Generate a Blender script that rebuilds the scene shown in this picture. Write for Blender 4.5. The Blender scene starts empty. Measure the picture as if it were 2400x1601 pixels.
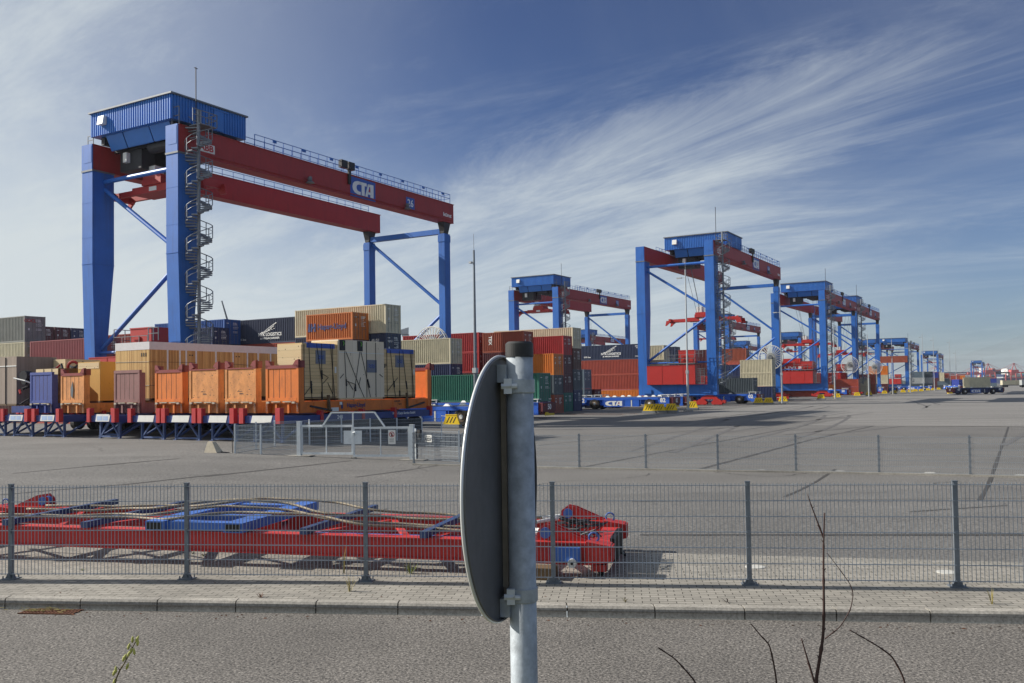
import bpy, math, random
from math import sin, cos, tan, pi, radians, sqrt, atan2, floor
from mathutils import Vector, Matrix
random.seed(11)
SC = bpy.context.scene
COL = SC.collection
# ------------------------------------------------------------------ camera
F_PX, PITCH, ROLL, CY, HEAD, CAMZ = 2139.64, radians(1.8456), radians(-0.8406), 843.36, radians(30.613), 2.98
FW = Vector((0, cos(PITCH), sin(PITCH))); UP0 = Vector((0, -sin(PITCH), cos(PITCH))); RX = Vector((1, 0, 0))
CR = cos(ROLL) * RX + sin(ROLL) * UP0
CU = -sin(ROLL) * RX + cos(ROLL) * UP0
cam = bpy.data.cameras.new('camera'); cam.sensor_width = 36; cam.lens = F_PX / 2400 * 36
cam.shift_y = (CY - 800.5) / 2400; cam.clip_start = 0.1; cam.clip_end = 12000
camo = bpy.data.objects.new('camera', cam); COL.objects.link(camo)
M = Matrix.Identity(4)
for i in range(3):
    M[i][0] = CR[i]; M[i][1] = CU[i]; M[i][2] = -FW[i]
M[2][3] = CAMZ
camo.matrix_world = M
SC.camera = camo
# ------------------------------------------------------------------ light
SUN_AZ, SUN_EL = radians(12.0), radians(30.5)     # azimuth: degrees behind the image plane, sun at the left
SUNV = Vector((-cos(SUN_AZ) * cos(SUN_EL), sin(SUN_AZ) * cos(SUN_EL), sin(SUN_EL)))
sl = bpy.data.lights.new('sun', 'SUN'); sl.energy = 5.0; sl.angle = radians(0.5); sl.color = (1.0, 0.94, 0.85)
so = bpy.data.objects.new('sun', sl); COL.objects.link(so)
so.rotation_euler = SUNV.to_track_quat('Z', 'Y').to_euler(); so.location = (-60, 30, 60)
SC.view_settings.view_transform = 'Standard'; SC.view_settings.look = 'None'
SC.view_settings.exposure = 0.38; SC.view_settings.gamma = 1.0
W = bpy.data.worlds.new('World'); SC.world = W; W.use_nodes = True
def build_world():
    nt = W.node_tree; N = nt.nodes; L = nt.links; N.clear()
    def nd(t, **k):
        n = N.new(t)
        for a, b in k.items(): setattr(n, a, b)
        return n
    def mth(op, a, b=None, c=None, clamp=False):
        n = nd('ShaderNodeMath', operation=op); n.use_clamp = clamp
        for i, x in enumerate((a, b, c)):
            if x is None: continue
            if isinstance(x, (int, float)): n.inputs[i].default_value = x
            else: L.new(x, n.inputs[i])
        return n.outputs[0]
    def sstep(x, a, b):
        n = nd('ShaderNodeMapRange', interpolation_type='SMOOTHSTEP')
        n.inputs[1].default_value = a; n.inputs[2].default_value = b
        L.new(x, n.inputs[0]); return n.outputs[0]
    sky = nd('ShaderNodeTexSky', sky_type='NISHITA'); sky.sun_disc = False
    sky.sun_elevation = SUN_EL; sky.sun_rotation = atan2(SUNV.x, SUNV.y)
    sky.air_density = 1.0; sky.dust_density = 0.6; sky.ozone_density = 3.0
    tc = nd('ShaderNodeTexCoord'); sep = nd('ShaderNodeSeparateXYZ'); L.new(tc.outputs['Generated'], sep.inputs[0])
    x, y, z = sep.outputs
    zz = mth('MAXIMUM', z, 0.0)
    den = mth('ADD', zz, 0.16)
    px = mth('DIVIDE', x, den); py = mth('DIVIDE', y, den)
    def layer(rot, sx, sy, scale, det, rough, off, dist=0.0):
        c, s = cos(radians(rot)), sin(radians(rot))
        ax = mth('ADD', mth('MULTIPLY', px, c * sx), mth('MULTIPLY', py, s * sx))
        ay = mth('ADD', mth('MULTIPLY', px, -s * sy), mth('MULTIPLY', py, c * sy))
        cb = nd('ShaderNodeCombineXYZ'); L.new(ax, cb.inputs[0]); L.new(ay, cb.inputs[1]); cb.inputs[2].default_value = off
        no = nd('ShaderNodeTexNoise'); no.inputs['Scale'].default_value = scale; no.inputs['Detail'].default_value = det
        no.inputs['Roughness'].default_value = rough; no.inputs['Distortion'].default_value = dist
        L.new(cb.outputs[0], no.inputs['Vector']); return no.outputs[0], ax, ay
    n1, _, _ = layer(140, 0.5, 1.75, 1.0, 12, 0.72, 5.3, 1.1)     # long cirrus streaks
    n2, _, _ = layer(118, 0.6, 1.3, 0.6, 8, 0.62, 7.7, 0.8)       # broad veils
    # azimuth-like value: -1 left .. 1 right (world directions)
    az = mth('DIVIDE', x, mth('MAXIMUM', y, 0.05))
    el = zz
    left = sstep(az, 0.02, -0.62)                                # whitish veil on the left
    low = sstep(el, 0.34, 0.02)
    # band: a streak fanning from low centre up to the right
    bandy = mth('SUBTRACT', el, mth('ADD', mth('MULTIPLY', az, 0.30), 0.20))
    band = mth('MULTIPLY', sstep(mth('ABSOLUTE', bandy), 0.115, 0.0), sstep(az, -0.25, -0.02))
    band = mth('MULTIPLY', band, sstep(az, 1.1, 0.3))
    rlow = mth('MULTIPLY', sstep(az, 0.15, 0.55), 0.55)
    cov = mth('ADD', mth('MULTIPLY', left, 0.16), mth('MULTIPLY', mth('MULTIPLY', low, 0.20), mth('SUBTRACT', 1.0, mth('MULTIPLY', rlow, 1.8))))
    cov = mth('ADD', cov, mth('MULTIPLY', band, 0.22))
    hole = mth('MULTIPLY', sstep(el, 0.24, 0.42), mth('MULTIPLY', sstep(az, -0.34, -0.1), 0.16))
    cov = mth('SUBTRACT', cov, hole)
    dens = mth('ADD', mth('MULTIPLY', n1, 0.62), mth('MULTIPLY', n2, 0.38))
    cl = sstep(mth('ADD', dens, cov), 0.54, 0.97)
    hsv = nd('ShaderNodeHueSaturation'); hsv.inputs['Saturation'].default_value = 1.12; hsv.inputs['Value'].default_value = 1.0
    L.new(sky.outputs[0], hsv.inputs['Color'])
    tint = nd('ShaderNodeMix', data_type='RGBA', blend_type='MULTIPLY'); tint.inputs[0].default_value = 1.0
    L.new(hsv.outputs[0], tint.inputs[6]); tg = nd('ShaderNodeMix', data_type='RGBA'); L.new(sstep(el, 0.02, 0.42), tg.inputs[0]); tg.inputs[6].default_value = (0.72, 0.86, 1.16, 1); tg.inputs[7].default_value = (0.46, 0.56, 0.86, 1); L.new(tg.outputs[2], tint.inputs[7])
    veil = mth('ADD', mth('MULTIPLY', left, 0.52), mth('ADD', mth('MULTIPLY', sstep(el, 0.30, 0.0), mth('SUBTRACT', 0.62, mth('MULTIPLY', rlow, 0.85))), 0.05))
    veil = mth('ADD', veil, mth('ADD', mth('MULTIPLY', sstep(n1, 0.42, 0.78), 0.26), mth('MULTIPLY', sstep(n2, 0.42, 0.70), 0.12)))
    veil = mth('MINIMUM', veil, 0.93)
    clv = mth('SUBTRACT', 1.0, mth('MULTIPLY', mth('SUBTRACT', 1.0, mth('MULTIPLY', cl, 0.80)), mth('SUBTRACT', 1.0, veil)))
    mix = nd('ShaderNodeMix', data_type='RGBA'); L.new(clv, mix.inputs[0])
    L.new(tint.outputs[2], mix.inputs[6]); mix.inputs[7].default_value = (8.9, 9.7, 10.0, 1)
    bg = nd('ShaderNodeBackground'); bg.inputs['Strength'].default_value = 0.056
    L.new(mix.outputs[2], bg.inputs['Color'])
    out = nd('ShaderNodeOutputWorld'); L.new(bg.outputs[0], out.inputs['Surface'])
build_world()
# ------------------------------------------------------------------ helpers
TH = pi / 2 - HEAD
UV = Vector((sin(HEAD), cos(HEAD), 0)); VV = Vector((-cos(HEAD), sin(HEAD), 0))
def yd(u, v, z=0.0): return UV * u + VV * v + Vector((0, 0, z))
def sm(t): t = max(0.0, min(1.0, t)); return t * t * (3 - 2 * t)
def zg(X, Y):
    a = .42 * (1 - sm((Y - 15) / 14.))
    u = X * UV.x + Y * UV.y
    b = .36 * sm((-2 - X) / 14.) * (1 - sm((u - 50) / 9.)) * (1 - sm((-48 - X) / 40.))
    return a + b - a * b / .42
def ray(px, py): return FW + CR * ((px - 1200) / F_PX) - CU * ((py - CY) / F_PX)
def G(px, py):                                   # where the sight line meets the ground
    d = ray(px, py); z = 0.1
    for _ in range(30):
        t = (z - CAMZ) / d.z; p = Vector((0, 0, CAMZ)) + d * t; z = .5 * z + .5 * zg(p.x, p.y)
    p.z = z; return p
def atY(px, py, Y):
    d = ray(px, py); return Vector((0, 0, CAMZ)) + d * (Y / d.y)
def srgb(r, g, b):
    f = lambda c: (c / 255 / 12.92) if c <= 10 else ((c / 255 + .055) / 1.055) ** 2.4
    return (f(r), f(g), f(b), 1)
_m = {}
def mat(name, col, rough=.55, metal=0.0, var=.12, scale=1.2, dirt=0.0, dirtcol=(60, 50, 42), bump=0.0, fine=0.0, st=.35):
    if name in _m: return _m[name]
    m = bpy.data.materials.new(name); m.use_nodes = True; nt = m.node_tree; N = nt.nodes; L = nt.links
    b = N['Principled BSDF']; b.inputs['Roughness'].default_value = rough; b.inputs['Metallic'].default_value = metal
    c = srgb(*col)
    tc = N.new('ShaderNodeTexCoord')
    no = N.new('ShaderNodeTexNoise'); no.inputs['Scale'].default_value = scale; no.inputs['Detail'].default_value = 6
    no.inputs['Roughness'].default_value = .65
    L.new(tc.outputs['Object'], no.inputs['Vector'])
    mr = N.new('ShaderNodeMapRange'); mr.inputs[1].default_value = .3; mr.inputs[2].default_value = .7
    mr.inputs[3].default_value = 1 - var; mr.inputs[4].default_value = 1 + var; L.new(no.outputs[0], mr.inputs[0])
    vm = N.new('ShaderNodeVectorMath'); vm.operation = 'SCALE'; vm.inputs[0].default_value = c[:3]
    L.new(mr.outputs[0], vm.inputs['Scale']); out = vm.outputs[0]
    if dirt > 0:
        mp = N.new('ShaderNodeMapping'); mp.inputs['Scale'].default_value = (1.0, 1.0, st); L.new(tc.outputs['Object'], mp.inputs[0])
        n2 = N.new('ShaderNodeTexNoise'); n2.inputs['Scale'].default_value = 2.6; n2.inputs['Detail'].default_value = 8; n2.inputs['Roughness'].default_value = .72
        L.new(mp.outputs[0], n2.inputs['Vector'])
        r2 = N.new('ShaderNodeMapRange'); r2.inputs[1].default_value = .52; r2.inputs[2].default_value = .74; r2.inputs[3].default_value = 0; r2.inputs[4].default_value = dirt
        L.new(n2.outputs[0], r2.inputs[0])
        mx = N.new('ShaderNodeMix'); mx.data_type = 'RGBA'; L.new(r2.outputs[0], mx.inputs[0]); L.new(out, mx.inputs[6]); mx.inputs[7].default_value = srgb(*dirtcol)
        out = mx.outputs[2]
    if fine > 0:
        n3 = N.new('ShaderNodeTexNoise'); n3.inputs['Scale'].default_value = 40; n3.inputs['Detail'].default_value = 3
        L.new(tc.outputs['Object'], n3.inputs['Vector'])
        r3 = N.new('ShaderNodeMapRange'); r3.inputs[1].default_value = .3; r3.inputs[2].default_value = .7; r3.inputs[3].default_value = 1 - fine; r3.inputs[4].default_value = 1 + fine
        L.new(n3.outputs[0], r3.inputs[0])
        v3 = N.new('ShaderNodeVectorMath'); v3.operation = 'SCALE'; L.new(out, v3.inputs[0]); L.new(r3.outputs[0], v3.inputs['Scale']); out = v3.outputs[0]
    L.new(out, b.inputs['Base Color'])
    if bump > 0:
        bp = N.new('ShaderNodeBump'); bp.inputs['Strength'].default_value = bump; bp.inputs['Distance'].default_value = .02
        L.new(no.outputs[0], bp.inputs['Height']); L.new(bp.outputs[0], b.inputs['Normal'])
    _m[name] = m; return m
def wood(name, ca, cb, axis='y', width=.12, groove=.06, speck=0.0, rough=.8):
    if name in _m: return _m[name]
    m = bpy.data.materials.new(name); m.use_nodes = True; nt = m.node_tree; N = nt.nodes; L = nt.links
    b = N['Principled BSDF']; b.inputs['Roughness'].default_value = rough
    tc = N.new('ShaderNodeTexCoord'); sp = N.new('ShaderNodeSeparateXYZ'); L.new(tc.outputs['Object'], sp.inputs[0])
    def mth(op, a, b_=None):
        n = N.new('ShaderNodeMath'); n.operation = op
        for i, x in enumerate((a, b_)):
            if x is None: continue
            if isinstance(x, (int, float)): n.inputs[i].default_value = x
            else: L.new(x, n.inputs[i])
        return n.outputs[0]
    if axis == 'h': coord = mth('ADD', sp.outputs[0], sp.outputs[1])      # vertical boards on every side
    else: coord = sp.outputs[2]
    d = mth('DIVIDE', coord, width); idx = mth('FLOOR', d); fr = mth('FRACT', d)
    wn = N.new('ShaderNodeTexWhiteNoise'); wn.noise_dimensions = '1D'; L.new(idx, wn.inputs['W'])
    mp = N.new('ShaderNodeMapping'); mp.inputs['Scale'].default_value = (6, 6, .7) if axis == 'h' else (.8, .8, 9)
    L.new(tc.outputs['Object'], mp.inputs[0])
    no = N.new('ShaderNodeTexNoise'); no.inputs['Scale'].default_value = 2.2; no.inputs['Detail'].default_value = 6; no.inputs['Distortion'].default_value = .5
    L.new(mp.outputs[0], no.inputs['Vector'])
    t = mth('ADD', mth('MULTIPLY', wn.outputs[0], .55), mth('MULTIPLY', no.outputs[0], .6))
    mx = N.new('ShaderNodeMix'); mx.data_type = 'RGBA'; L.new(t, mx.inputs[0]); mx.inputs[6].default_value = srgb(*ca); mx.inputs[7].default_value = srgb(*cb)
    g = mth('LESS_THAN', fr, groove)
    m2 = N.new('ShaderNodeMix'); m2.data_type = 'RGBA'; L.new(mth('MULTIPLY', g, .75), m2.inputs[0]); L.new(mx.outputs[2], m2.inputs[6]); m2.inputs[7].default_value = srgb(52, 40, 26)
    out = m2.outputs[2]
    kn = N.new('ShaderNodeTexVoronoi'); kn.inputs['Scale'].default_value = 3.1; L.new(tc.outputs['Object'], kn.inputs['Vector'])
    k = mth('MULTIPLY', mth('LESS_THAN', kn.outputs['Distance'], .07 + speck), .7)
    m3 = N.new('ShaderNodeMix'); m3.data_type = 'RGBA'; L.new(k, m3.inputs[0]); L.new(out, m3.inputs[6]); m3.inputs[7].default_value = srgb(84, 58, 32)
    L.new(m3.outputs[2], b.inputs['Base Color'])
    _m[name] = m; return m
class MB:
    def __init__(s): s.v = []; s.f = []; s.mi = []; s.cur = 0
    def face(s, pts):
        k = len(s.v); s.v += [tuple(p) for p in pts]; s.f.append(tuple(range(k, k + len(pts)))); s.mi.append(s.cur)
    def hexa(s, p):                      # 8 corners: bottom 0-3 counter-clockwise, top 4-7
        k = len(s.v); s.v += [tuple(q) for q in p]
        for q in ((3, 2, 1, 0), (4, 5, 6, 7), (0, 1, 5, 4), (1, 2, 6, 5), (2, 3, 7, 6), (3, 0, 4, 7)):
            s.f.append(tuple(k + i for i in q)); s.mi.append(s.cur)
    def box(s, x0, x1, y0, y1, z0, z1):
        s.hexa([(x0, y0, z0), (x1, y0, z0), (x1, y1, z0), (x0, y1, z0), (x0, y0, z1), (x1, y0, z1), (x1, y1, z1), (x0, y1, z1)])
    def prism(s, poly, d):               # extrude a planar polygon by vector d
        d = Vector(d); a = [Vector(p) for p in poly]; b = [p + d for p in a]; n = len(a); k = len(s.v)
        s.v += [tuple(p) for p in a + b]
        s.f.append(tuple(k + i for i in reversed(range(n)))); s.mi.append(s.cur)
        s.f.append(tuple(k + n + i for i in range(n))); s.mi.append(s.cur)
        for i in range(n):
            j = (i + 1) % n; s.f.append((k + i, k + j, k + n + j, k + n + i)); s.mi.append(s.cur)
    def bar(s, a, b, w, h=None, up=(0, 0, 1)):
        a = Vector(a); b = Vector(b); h = h or w; d = (b - a).normalized(); u = Vector(up)
        if abs(d.dot(u)) > .99: u = Vector((0, 1, 0))
        x = d.cross(u).normalized(); y = x.cross(d).normalized(); x = x * (w / 2); y = y * (h / 2)
        s.hexa([a - x - y, a + x - y, b + x - y, b - x - y, a - x + y, a + x + y, b + x + y, b - x + y])
    def tube(s, pts, r, n=8, cap=True):
        pts = [Vector(p) for p in pts]; k0 = len(s.v); m = len(pts)
        rr = r if isinstance(r, (list, tuple)) else [r] * m
        prev = None
        for i, p in enumerate(pts):
            d = (pts[min(i + 1, m - 1)] - pts[max(i - 1, 0)]).normalized()
            if prev is None:
                u = Vector((0, 0, 1)) if abs(d.z) < .9 else Vector((1, 0, 0))
                x = d.cross(u).normalized()
            else: x = (prev - d * prev.dot(d)).normalized()
            prev = x; y = d.cross(x)
            for j in range(n):
                a = 2 * pi * j / n; s.v.append(tuple(p + (x * cos(a) + y * sin(a)) * rr[i]))
        for i in range(m - 1):
            for j in range(n):
                a = k0 + i * n + j; b = k0 + i * n + (j + 1) % n
                s.f.append((a, b, b + n, a + n)); s.mi.append(s.cur)
        if cap:
            s.f.append(tuple(k0 + j for j in reversed(range(n)))); s.mi.append(s.cur)
            s.f.append(tuple(k0 + (m - 1) * n + j for j in range(n))); s.mi.append(s.cur)
    def cyl(s, a, b, r, n=16): s.tube([a, b], r, n)
    def ring(s, c, ax, R, r, n=32, m=6):
        c = Vector(c); ax = Vector(ax).normalized(); u = ax.orthogonal().normalized(); w = ax.cross(u); k = len(s.v)
        for i in range(n):
            a = 2 * pi * i / n; d = u * cos(a) + w * sin(a)
            for j in range(m):
                b = 2 * pi * j / m; s.v.append(tuple(c + d * (R + r * cos(b)) + ax * (r * sin(b))))
        for i in range(n):
            for j in range(m):
                i2 = (i + 1) % n; j2 = (j + 1) % m
                s.f.append((k + i * m + j, k + i2 * m + j, k + i2 * m + j2, k + i * m + j2)); s.mi.append(s.cur)
    def mesh(s, name, mats, smooth=False):
        me = bpy.data.meshes.new(name); me.from_pydata(s.v, [], s.f)
        for q in (mats if isinstance(mats, (list, tuple)) else [mats]): me.materials.append(q)
        me.polygons.foreach_set('material_index', s.mi)
        if smooth: me.polygons.foreach_set('use_smooth', [True] * len(s.f))
        me.update(); return me
    def build(s, name, mats, parent=None, smooth=False, loc=(0, 0, 0)):
        o = bpy.data.objects.new(name, s.mesh(name, mats, smooth)); COL.objects.link(o); o.location = loc
        if parent: o.parent = parent
        return o
def tag(o, label, cat, group=None):
    o['label'] = label; o['category'] = cat
    if group: o['group'] = group
    return o
def thing(name, label, cat, loc=(0, 0, 0), rz=0.0, group=None):
    o = bpy.data.objects.new(name, None); COL.objects.link(o); o.location = loc; o.rotation_euler = (0, 0, rz); o.empty_display_size = .2
    return tag(o, label, cat, group)
def struct(o, kind='structure'): o['kind'] = kind; return o
def kids(o): return [c for c in o.children]
def dup(o, parent=None):
    c = o.copy(); COL.objects.link(c)
    if parent: c.parent = parent
    for ch in kids(o): dup(ch, c)
    return c
def recolor(o, m):
    o.material_slots[0].link = 'OBJECT'; o.material_slots[0].material = m
def letters(s, size, m, parent, pos, right=(0, -1, 0), up=(0, 0, 1), name='lettering', bold=.012, width=None, align='CENTER', depth=.004):
    cu = bpy.data.curves.new('t', 'FONT'); cu.body = s; cu.size = size; cu.align_x = align; cu.align_y = 'CENTER'; cu.extrude = depth; cu.offset = bold * size
    cu.resolution_u = 3
    t = bpy.data.objects.new('t', cu); COL.objects.link(t)
    bpy.context.view_layer.update()
    me = bpy.data.meshes.new_from_object(t.evaluated_get(bpy.context.evaluated_depsgraph_get()))
    bpy.data.objects.remove(t); bpy.data.curves.remove(cu)
    if width:
        xs = [v.co.x for v in me.vertices]; w = max(xs) - min(xs)
        for v in me.vertices: v.co.x *= width / w
    me.materials.clear(); me.materials.append(m)
    o = bpy.data.objects.new(name, me); COL.objects.link(o)
    r = Vector(right); u = Vector(up); n = r.cross(u)
    R = Matrix.Identity(4)
    for i in range(3): R[i][0] = r[i]; R[i][1] = u[i]; R[i][2] = n[i]; R[i][3] = pos[i]
    o.matrix_local = R
    o.parent = parent
    return o
# ------------------------------------------------------------------ materials
def ground_mat(name, cols, sc, rough=.9, bump=.3, stain=.25, big=.12, speck=0.0, lanes=0.0, oil=0.0):
    m = bpy.data.materials.new(name); m.use_nodes = True; nt = m.node_tree; N = nt.nodes; L = nt.links
    b = N['Principled BSDF']; b.inputs['Roughness'].default_value = rough
    tc = N.new('ShaderNodeTexCoord')
    n1 = N.new('ShaderNodeTexNoise'); n1.inputs['Scale'].default_value = sc; n1.inputs['Detail'].default_value = 4; n1.inputs['Roughness'].default_value = .7
    L.new(tc.outputs['Object'], n1.inputs['Vector'])
    cr = N.new('ShaderNodeValToRGB'); cr.color_ramp.elements[0].position = .33; cr.color_ramp.elements[1].position = .67
    cr.color_ramp.elements[0].color = srgb(*cols[0]); cr.color_ramp.elements[1].color = srgb(*cols[1]); L.new(n1.outputs[0], cr.inputs[0])
    n2 = N.new('ShaderNodeTexNoise'); n2.inputs['Scale'].default_value = big; n2.inputs['Detail'].default_value = 7; n2.inputs['Roughness'].default_value = .6
    L.new(tc.outputs['Object'], n2.inputs['Vector'])
    mr = N.new('ShaderNodeMapRange'); mr.inputs[1].default_value = .3; mr.inputs[2].default_value = .7; mr.inputs[3].default_value = 1 - stain; mr.inputs[4].default_value = 1 + stain
    L.new(n2.outputs[0], mr.inputs[0])
    vm = N.new('ShaderNodeVectorMath'); vm.operation = 'SCALE'; L.new(cr.outputs[0], vm.inputs[0]); L.new(mr.outputs[0], vm.inputs['Scale'])
    out = vm.outputs[0]
    if speck:
        vo = N.new('ShaderNodeTexVoronoi'); vo.inputs['Scale'].default_value = sc * .9; L.new(tc.outputs['Object'], vo.inputs['Vector'])
        r = N.new('ShaderNodeMapRange'); r.inputs[1].default_value = .0; r.inputs[2].default_value = .5; r.inputs[3].default_value = 1 + speck; r.inputs[4].default_value = 1 - speck; L.new(vo.outputs['Distance'], r.inputs[0])
        v2 = N.new('ShaderNodeVectorMath'); v2.operation = 'SCALE'; L.new(out, v2.inputs[0]); L.new(r.outputs[0], v2.inputs['Scale']); out = v2.outputs[0]
    if lanes:
        mp = N.new('ShaderNodeMapping'); mp.inputs['Rotation'].default_value = (0, 0, -TH); mp.inputs['Scale'].default_value = (.012, .42, 1); L.new(tc.outputs['Object'], mp.inputs[0])
        n4 = N.new('ShaderNodeTexNoise'); n4.inputs['Scale'].default_value = 1; n4.inputs['Detail'].default_value = 5; n4.inputs['Roughness'].default_value = .6; L.new(mp.outputs[0], n4.inputs['Vector'])
        r4 = N.new('ShaderNodeMapRange'); r4.inputs[1].default_value = .32; r4.inputs[2].default_value = .68; r4.inputs[3].default_value = 1 - lanes; r4.inputs[4].default_value = 1 + lanes; L.new(n4.outputs[0], r4.inputs[0])
        v4 = N.new('ShaderNodeVectorMath'); v4.operation = 'SCALE'; L.new(out, v4.inputs[0]); L.new(r4.outputs[0], v4.inputs['Scale']); out = v4.outputs[0]
    if oil:
        n5 = N.new('ShaderNodeTexNoise'); n5.inputs['Scale'].default_value = .55; n5.inputs['Detail'].default_value = 9; n5.inputs['Roughness'].default_value = .75; L.new(tc.outputs['Object'], n5.inputs['Vector'])
        r5 = N.new('ShaderNodeMapRange'); r5.inputs[1].default_value = .60; r5.inputs[2].default_value = .72; r5.inputs[3].default_value = 0; r5.inputs[4].default_value = oil; L.new(n5.outputs[0], r5.inputs[0])
        m5 = N.new('ShaderNodeMix'); m5.data_type = 'RGBA'; L.new(r5.outputs[0], m5.inputs[0]); L.new(out, m5.inputs[6]); m5.inputs[7].default_value = srgb(52, 48, 44); out = m5.outputs[2]
    L.new(out, b.inputs['Base Color'])
    bp = N.new('ShaderNodeBump'); bp.inputs['Strength'].default_value = bump; bp.inputs['Distance'].default_value = .01
    L.new(n1.outputs[0], bp.inputs['Height']); L.new(bp.outputs[0], b.inputs['Normal'])
    return m
M_ROAD = ground_mat('road_asphalt', ((26, 25, 24), (166, 160, 152)), 36, bump=1.0, stain=.2, big=.45, speck=.3, oil=.35)
M_ASPH = ground_mat('yard_asphalt', ((52, 51, 50), (138, 135, 130)), 19, bump=.6, stain=.17, big=.16, lanes=.13, oil=.4)
M_CONC = ground_mat('apron_concrete', ((100, 98, 95), (142, 139, 134)), 9, bump=.2, stain=.12, big=.07, lanes=.16, oil=.35)
M_KERB = ground_mat('kerb_concrete', ((130, 126, 118), (176, 171, 161)), 30, bump=.3, stain=.22, big=1.1)
M_BANK = ground_mat('bank_grass', ((60, 62, 34), (104, 98, 60)), 14, bump=.6)
def pavers():
    m = bpy.data.materials.new('pavers'); m.use_nodes = True; nt = m.node_tree; N = nt.nodes; L = nt.links
    b = N['Principled BSDF']; b.inputs['Roughness'].default_value = .9
    tc = N.new('ShaderNodeTexCoord'); mp = N.new('ShaderNodeMapping'); mp.inputs['Rotation'].default_value = (0, 0, radians(6.8)); L.new(tc.outputs['Object'], mp.inputs[0])
    br = N.new('ShaderNodeTexBrick'); br.inputs['Scale'].default_value = 1; br.inputs['Brick Width'].default_value = .2; br.inputs['Row Height'].default_value = .1
    br.inputs['Mortar Size'].default_value = .005; br.inputs['Mortar Smooth'].default_value = .1; br.inputs['Bias'].default_value = 0
    br.inputs['Color1'].default_value = srgb(142, 138, 129); br.inputs['Color2'].default_value = srgb(160, 155, 145); br.inputs['Mortar'].default_value = srgb(58, 54, 46)
    L.new(mp.outputs[0], br.inputs['Vector'])
    no = N.new('ShaderNodeTexNoise'); no.inputs['Scale'].default_value = 1.1; no.inputs['Detail'].default_value = 8; no.inputs['Roughness'].default_value = .7; L.new(tc.outputs['Object'], no.inputs['Vector'])
    mr = N.new('ShaderNodeMapRange'); mr.inputs[1].default_value = .3; mr.inputs[2].default_value = .7; mr.inputs[3].default_value = .8; mr.inputs[4].default_value = 1.12; L.new(no.outputs[0], mr.inputs[0])
    vm = N.new('ShaderNodeVectorMath'); vm.operation = 'SCALE'; L.new(br.outputs['Color'], vm.inputs[0]); L.new(mr.outputs[0], vm.inputs['Scale'])
    L.new(vm.outputs[0], b.inputs['Base Color'])
    bp = N.new('ShaderNodeBump'); bp.inputs['Strength'].default_value = .6; bp.inputs['Distance'].default_value = .006; bp.invert = True
    L.new(br.outputs['Fac'], bp.inputs['Height']); L.new(bp.outputs[0], b.inputs['Normal'])
    return m
M_PAVE = pavers()
M_TAR = mat('tar_seam', (44, 43, 42), .7, var=.2)
M_SEAM2 = mat('joint_dark', (66, 64, 62), .85, var=.15)
M_GALV = mat('galvanised_steel', (214, 220, 222), .5, .08, var=.1, scale=5, dirt=.15, dirtcol=(130, 134, 134))
M_GALVP = mat('galvanised_post', (118, 126, 134), .5, .45, var=.2, scale=9, dirt=.35, dirtcol=(70, 76, 84), bump=.05)
M_SIGNPOLE = mat('weathered_zinc', (172, 180, 186), .5, .12, var=.25, scale=22, dirt=.75, dirtcol=(88, 92, 98), bump=.12, fine=.12)
M_SIGNBACK = mat('sign_back_grey', (104, 104, 106), .55, .15, var=.16, scale=7, dirt=.5, dirtcol=(64, 66, 70), fine=.06, st=.1)
M_WIRE = mat('fence_wire', (156, 164, 170), .45, .3, var=.12)
M_BLUE = mat('crane_blue', (36, 100, 182), .45, var=.10, scale=.5, dirt=.5, dirtcol=(34, 60, 100), st=.07, fine=.05)
M_HBLUE = mat('house_blue', (52, 118, 198), .40, var=.08, scale=.6, dirt=.15, dirtcol=(34, 76, 130))
M_RED = mat('girder_red', (158, 38, 36), .55, var=.10, scale=.5, dirt=.5, dirtcol=(96, 30, 30), st=.15, fine=.05)
M_BRED = mat('box_red', (172, 32, 26), .5, var=.06, scale=.8, dirt=.15, dirtcol=(120, 26, 24))
M_DARK = mat('dark_machinery', (38, 38, 42), .6, var=.3, scale=3)
M_BLACK = mat('black_steel', (24, 24, 26), .55, var=.2)
M_WHITE = mat('white_paint', (226, 226, 220), .5, var=.05, dirt=.15, dirtcol=(150, 146, 136))
M_LWHITE = mat('lettering_white', (232, 232, 228), .5, var=.04)
M_LRED = mat('lettering_red', (186, 40, 36), .5, var=.04)
M_LNAVY = mat('lettering_navy', (34, 52, 110), .5, var=.05)
M_LBLK = mat('lettering_black', (30, 30, 30), .5, var=.05)
M_SBLUE = mat('sign_blue', (40, 84, 172), .45, var=.05)
M_GREY = mat('grey_steel', (112, 116, 120), .5, .3, var=.15, scale=4)
M_STAIR = mat('stair_steel', (120, 126, 134), .5, .2, var=.15, scale=4)
M_YEL = mat('safety_yellow', (232, 196, 22), .5, var=.08, scale=2, dirt=.2, dirtcol=(140, 116, 30))
M_TYRE = mat('tyre_rubber', (38, 36, 35), .85, var=.2, scale=3)
M_RIM = mat('rim_brown', (108, 92, 76), .6, .3, var=.2)
M_AGV = mat('vehicle_blue', (40, 96, 196), .45, var=.1, scale=1.2, dirt=.25, dirtcol=(44, 64, 110))
M_AGVB = mat('vehicle_bumper_maroon', (96, 30, 38), .6, var=.15, scale=2, dirt=.3)
M_ORG = mat('flatrack_orange', (216, 116, 34), .55, var=.12, scale=1.3, dirt=.45, dirtcol=(120, 62, 34), fine=.05)
M_ORGD = mat('flatrack_orange_worn', (212, 142, 78), .6, var=.22, scale=1.6, dirt=.75, dirtcol=(136, 82, 46), fine=.06, bump=1.0, st=.9)
M_MAUVE = mat('flatrack_mauve', (138, 96, 92), .65, var=.12, scale=1.6, dirt=.5, dirtcol=(96, 60, 56))
M_FBLUE = mat('flatrack_blue', (58, 76, 146), .55, var=.1, scale=1.4, dirt=.35, dirtcol=(46, 54, 96))
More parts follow.
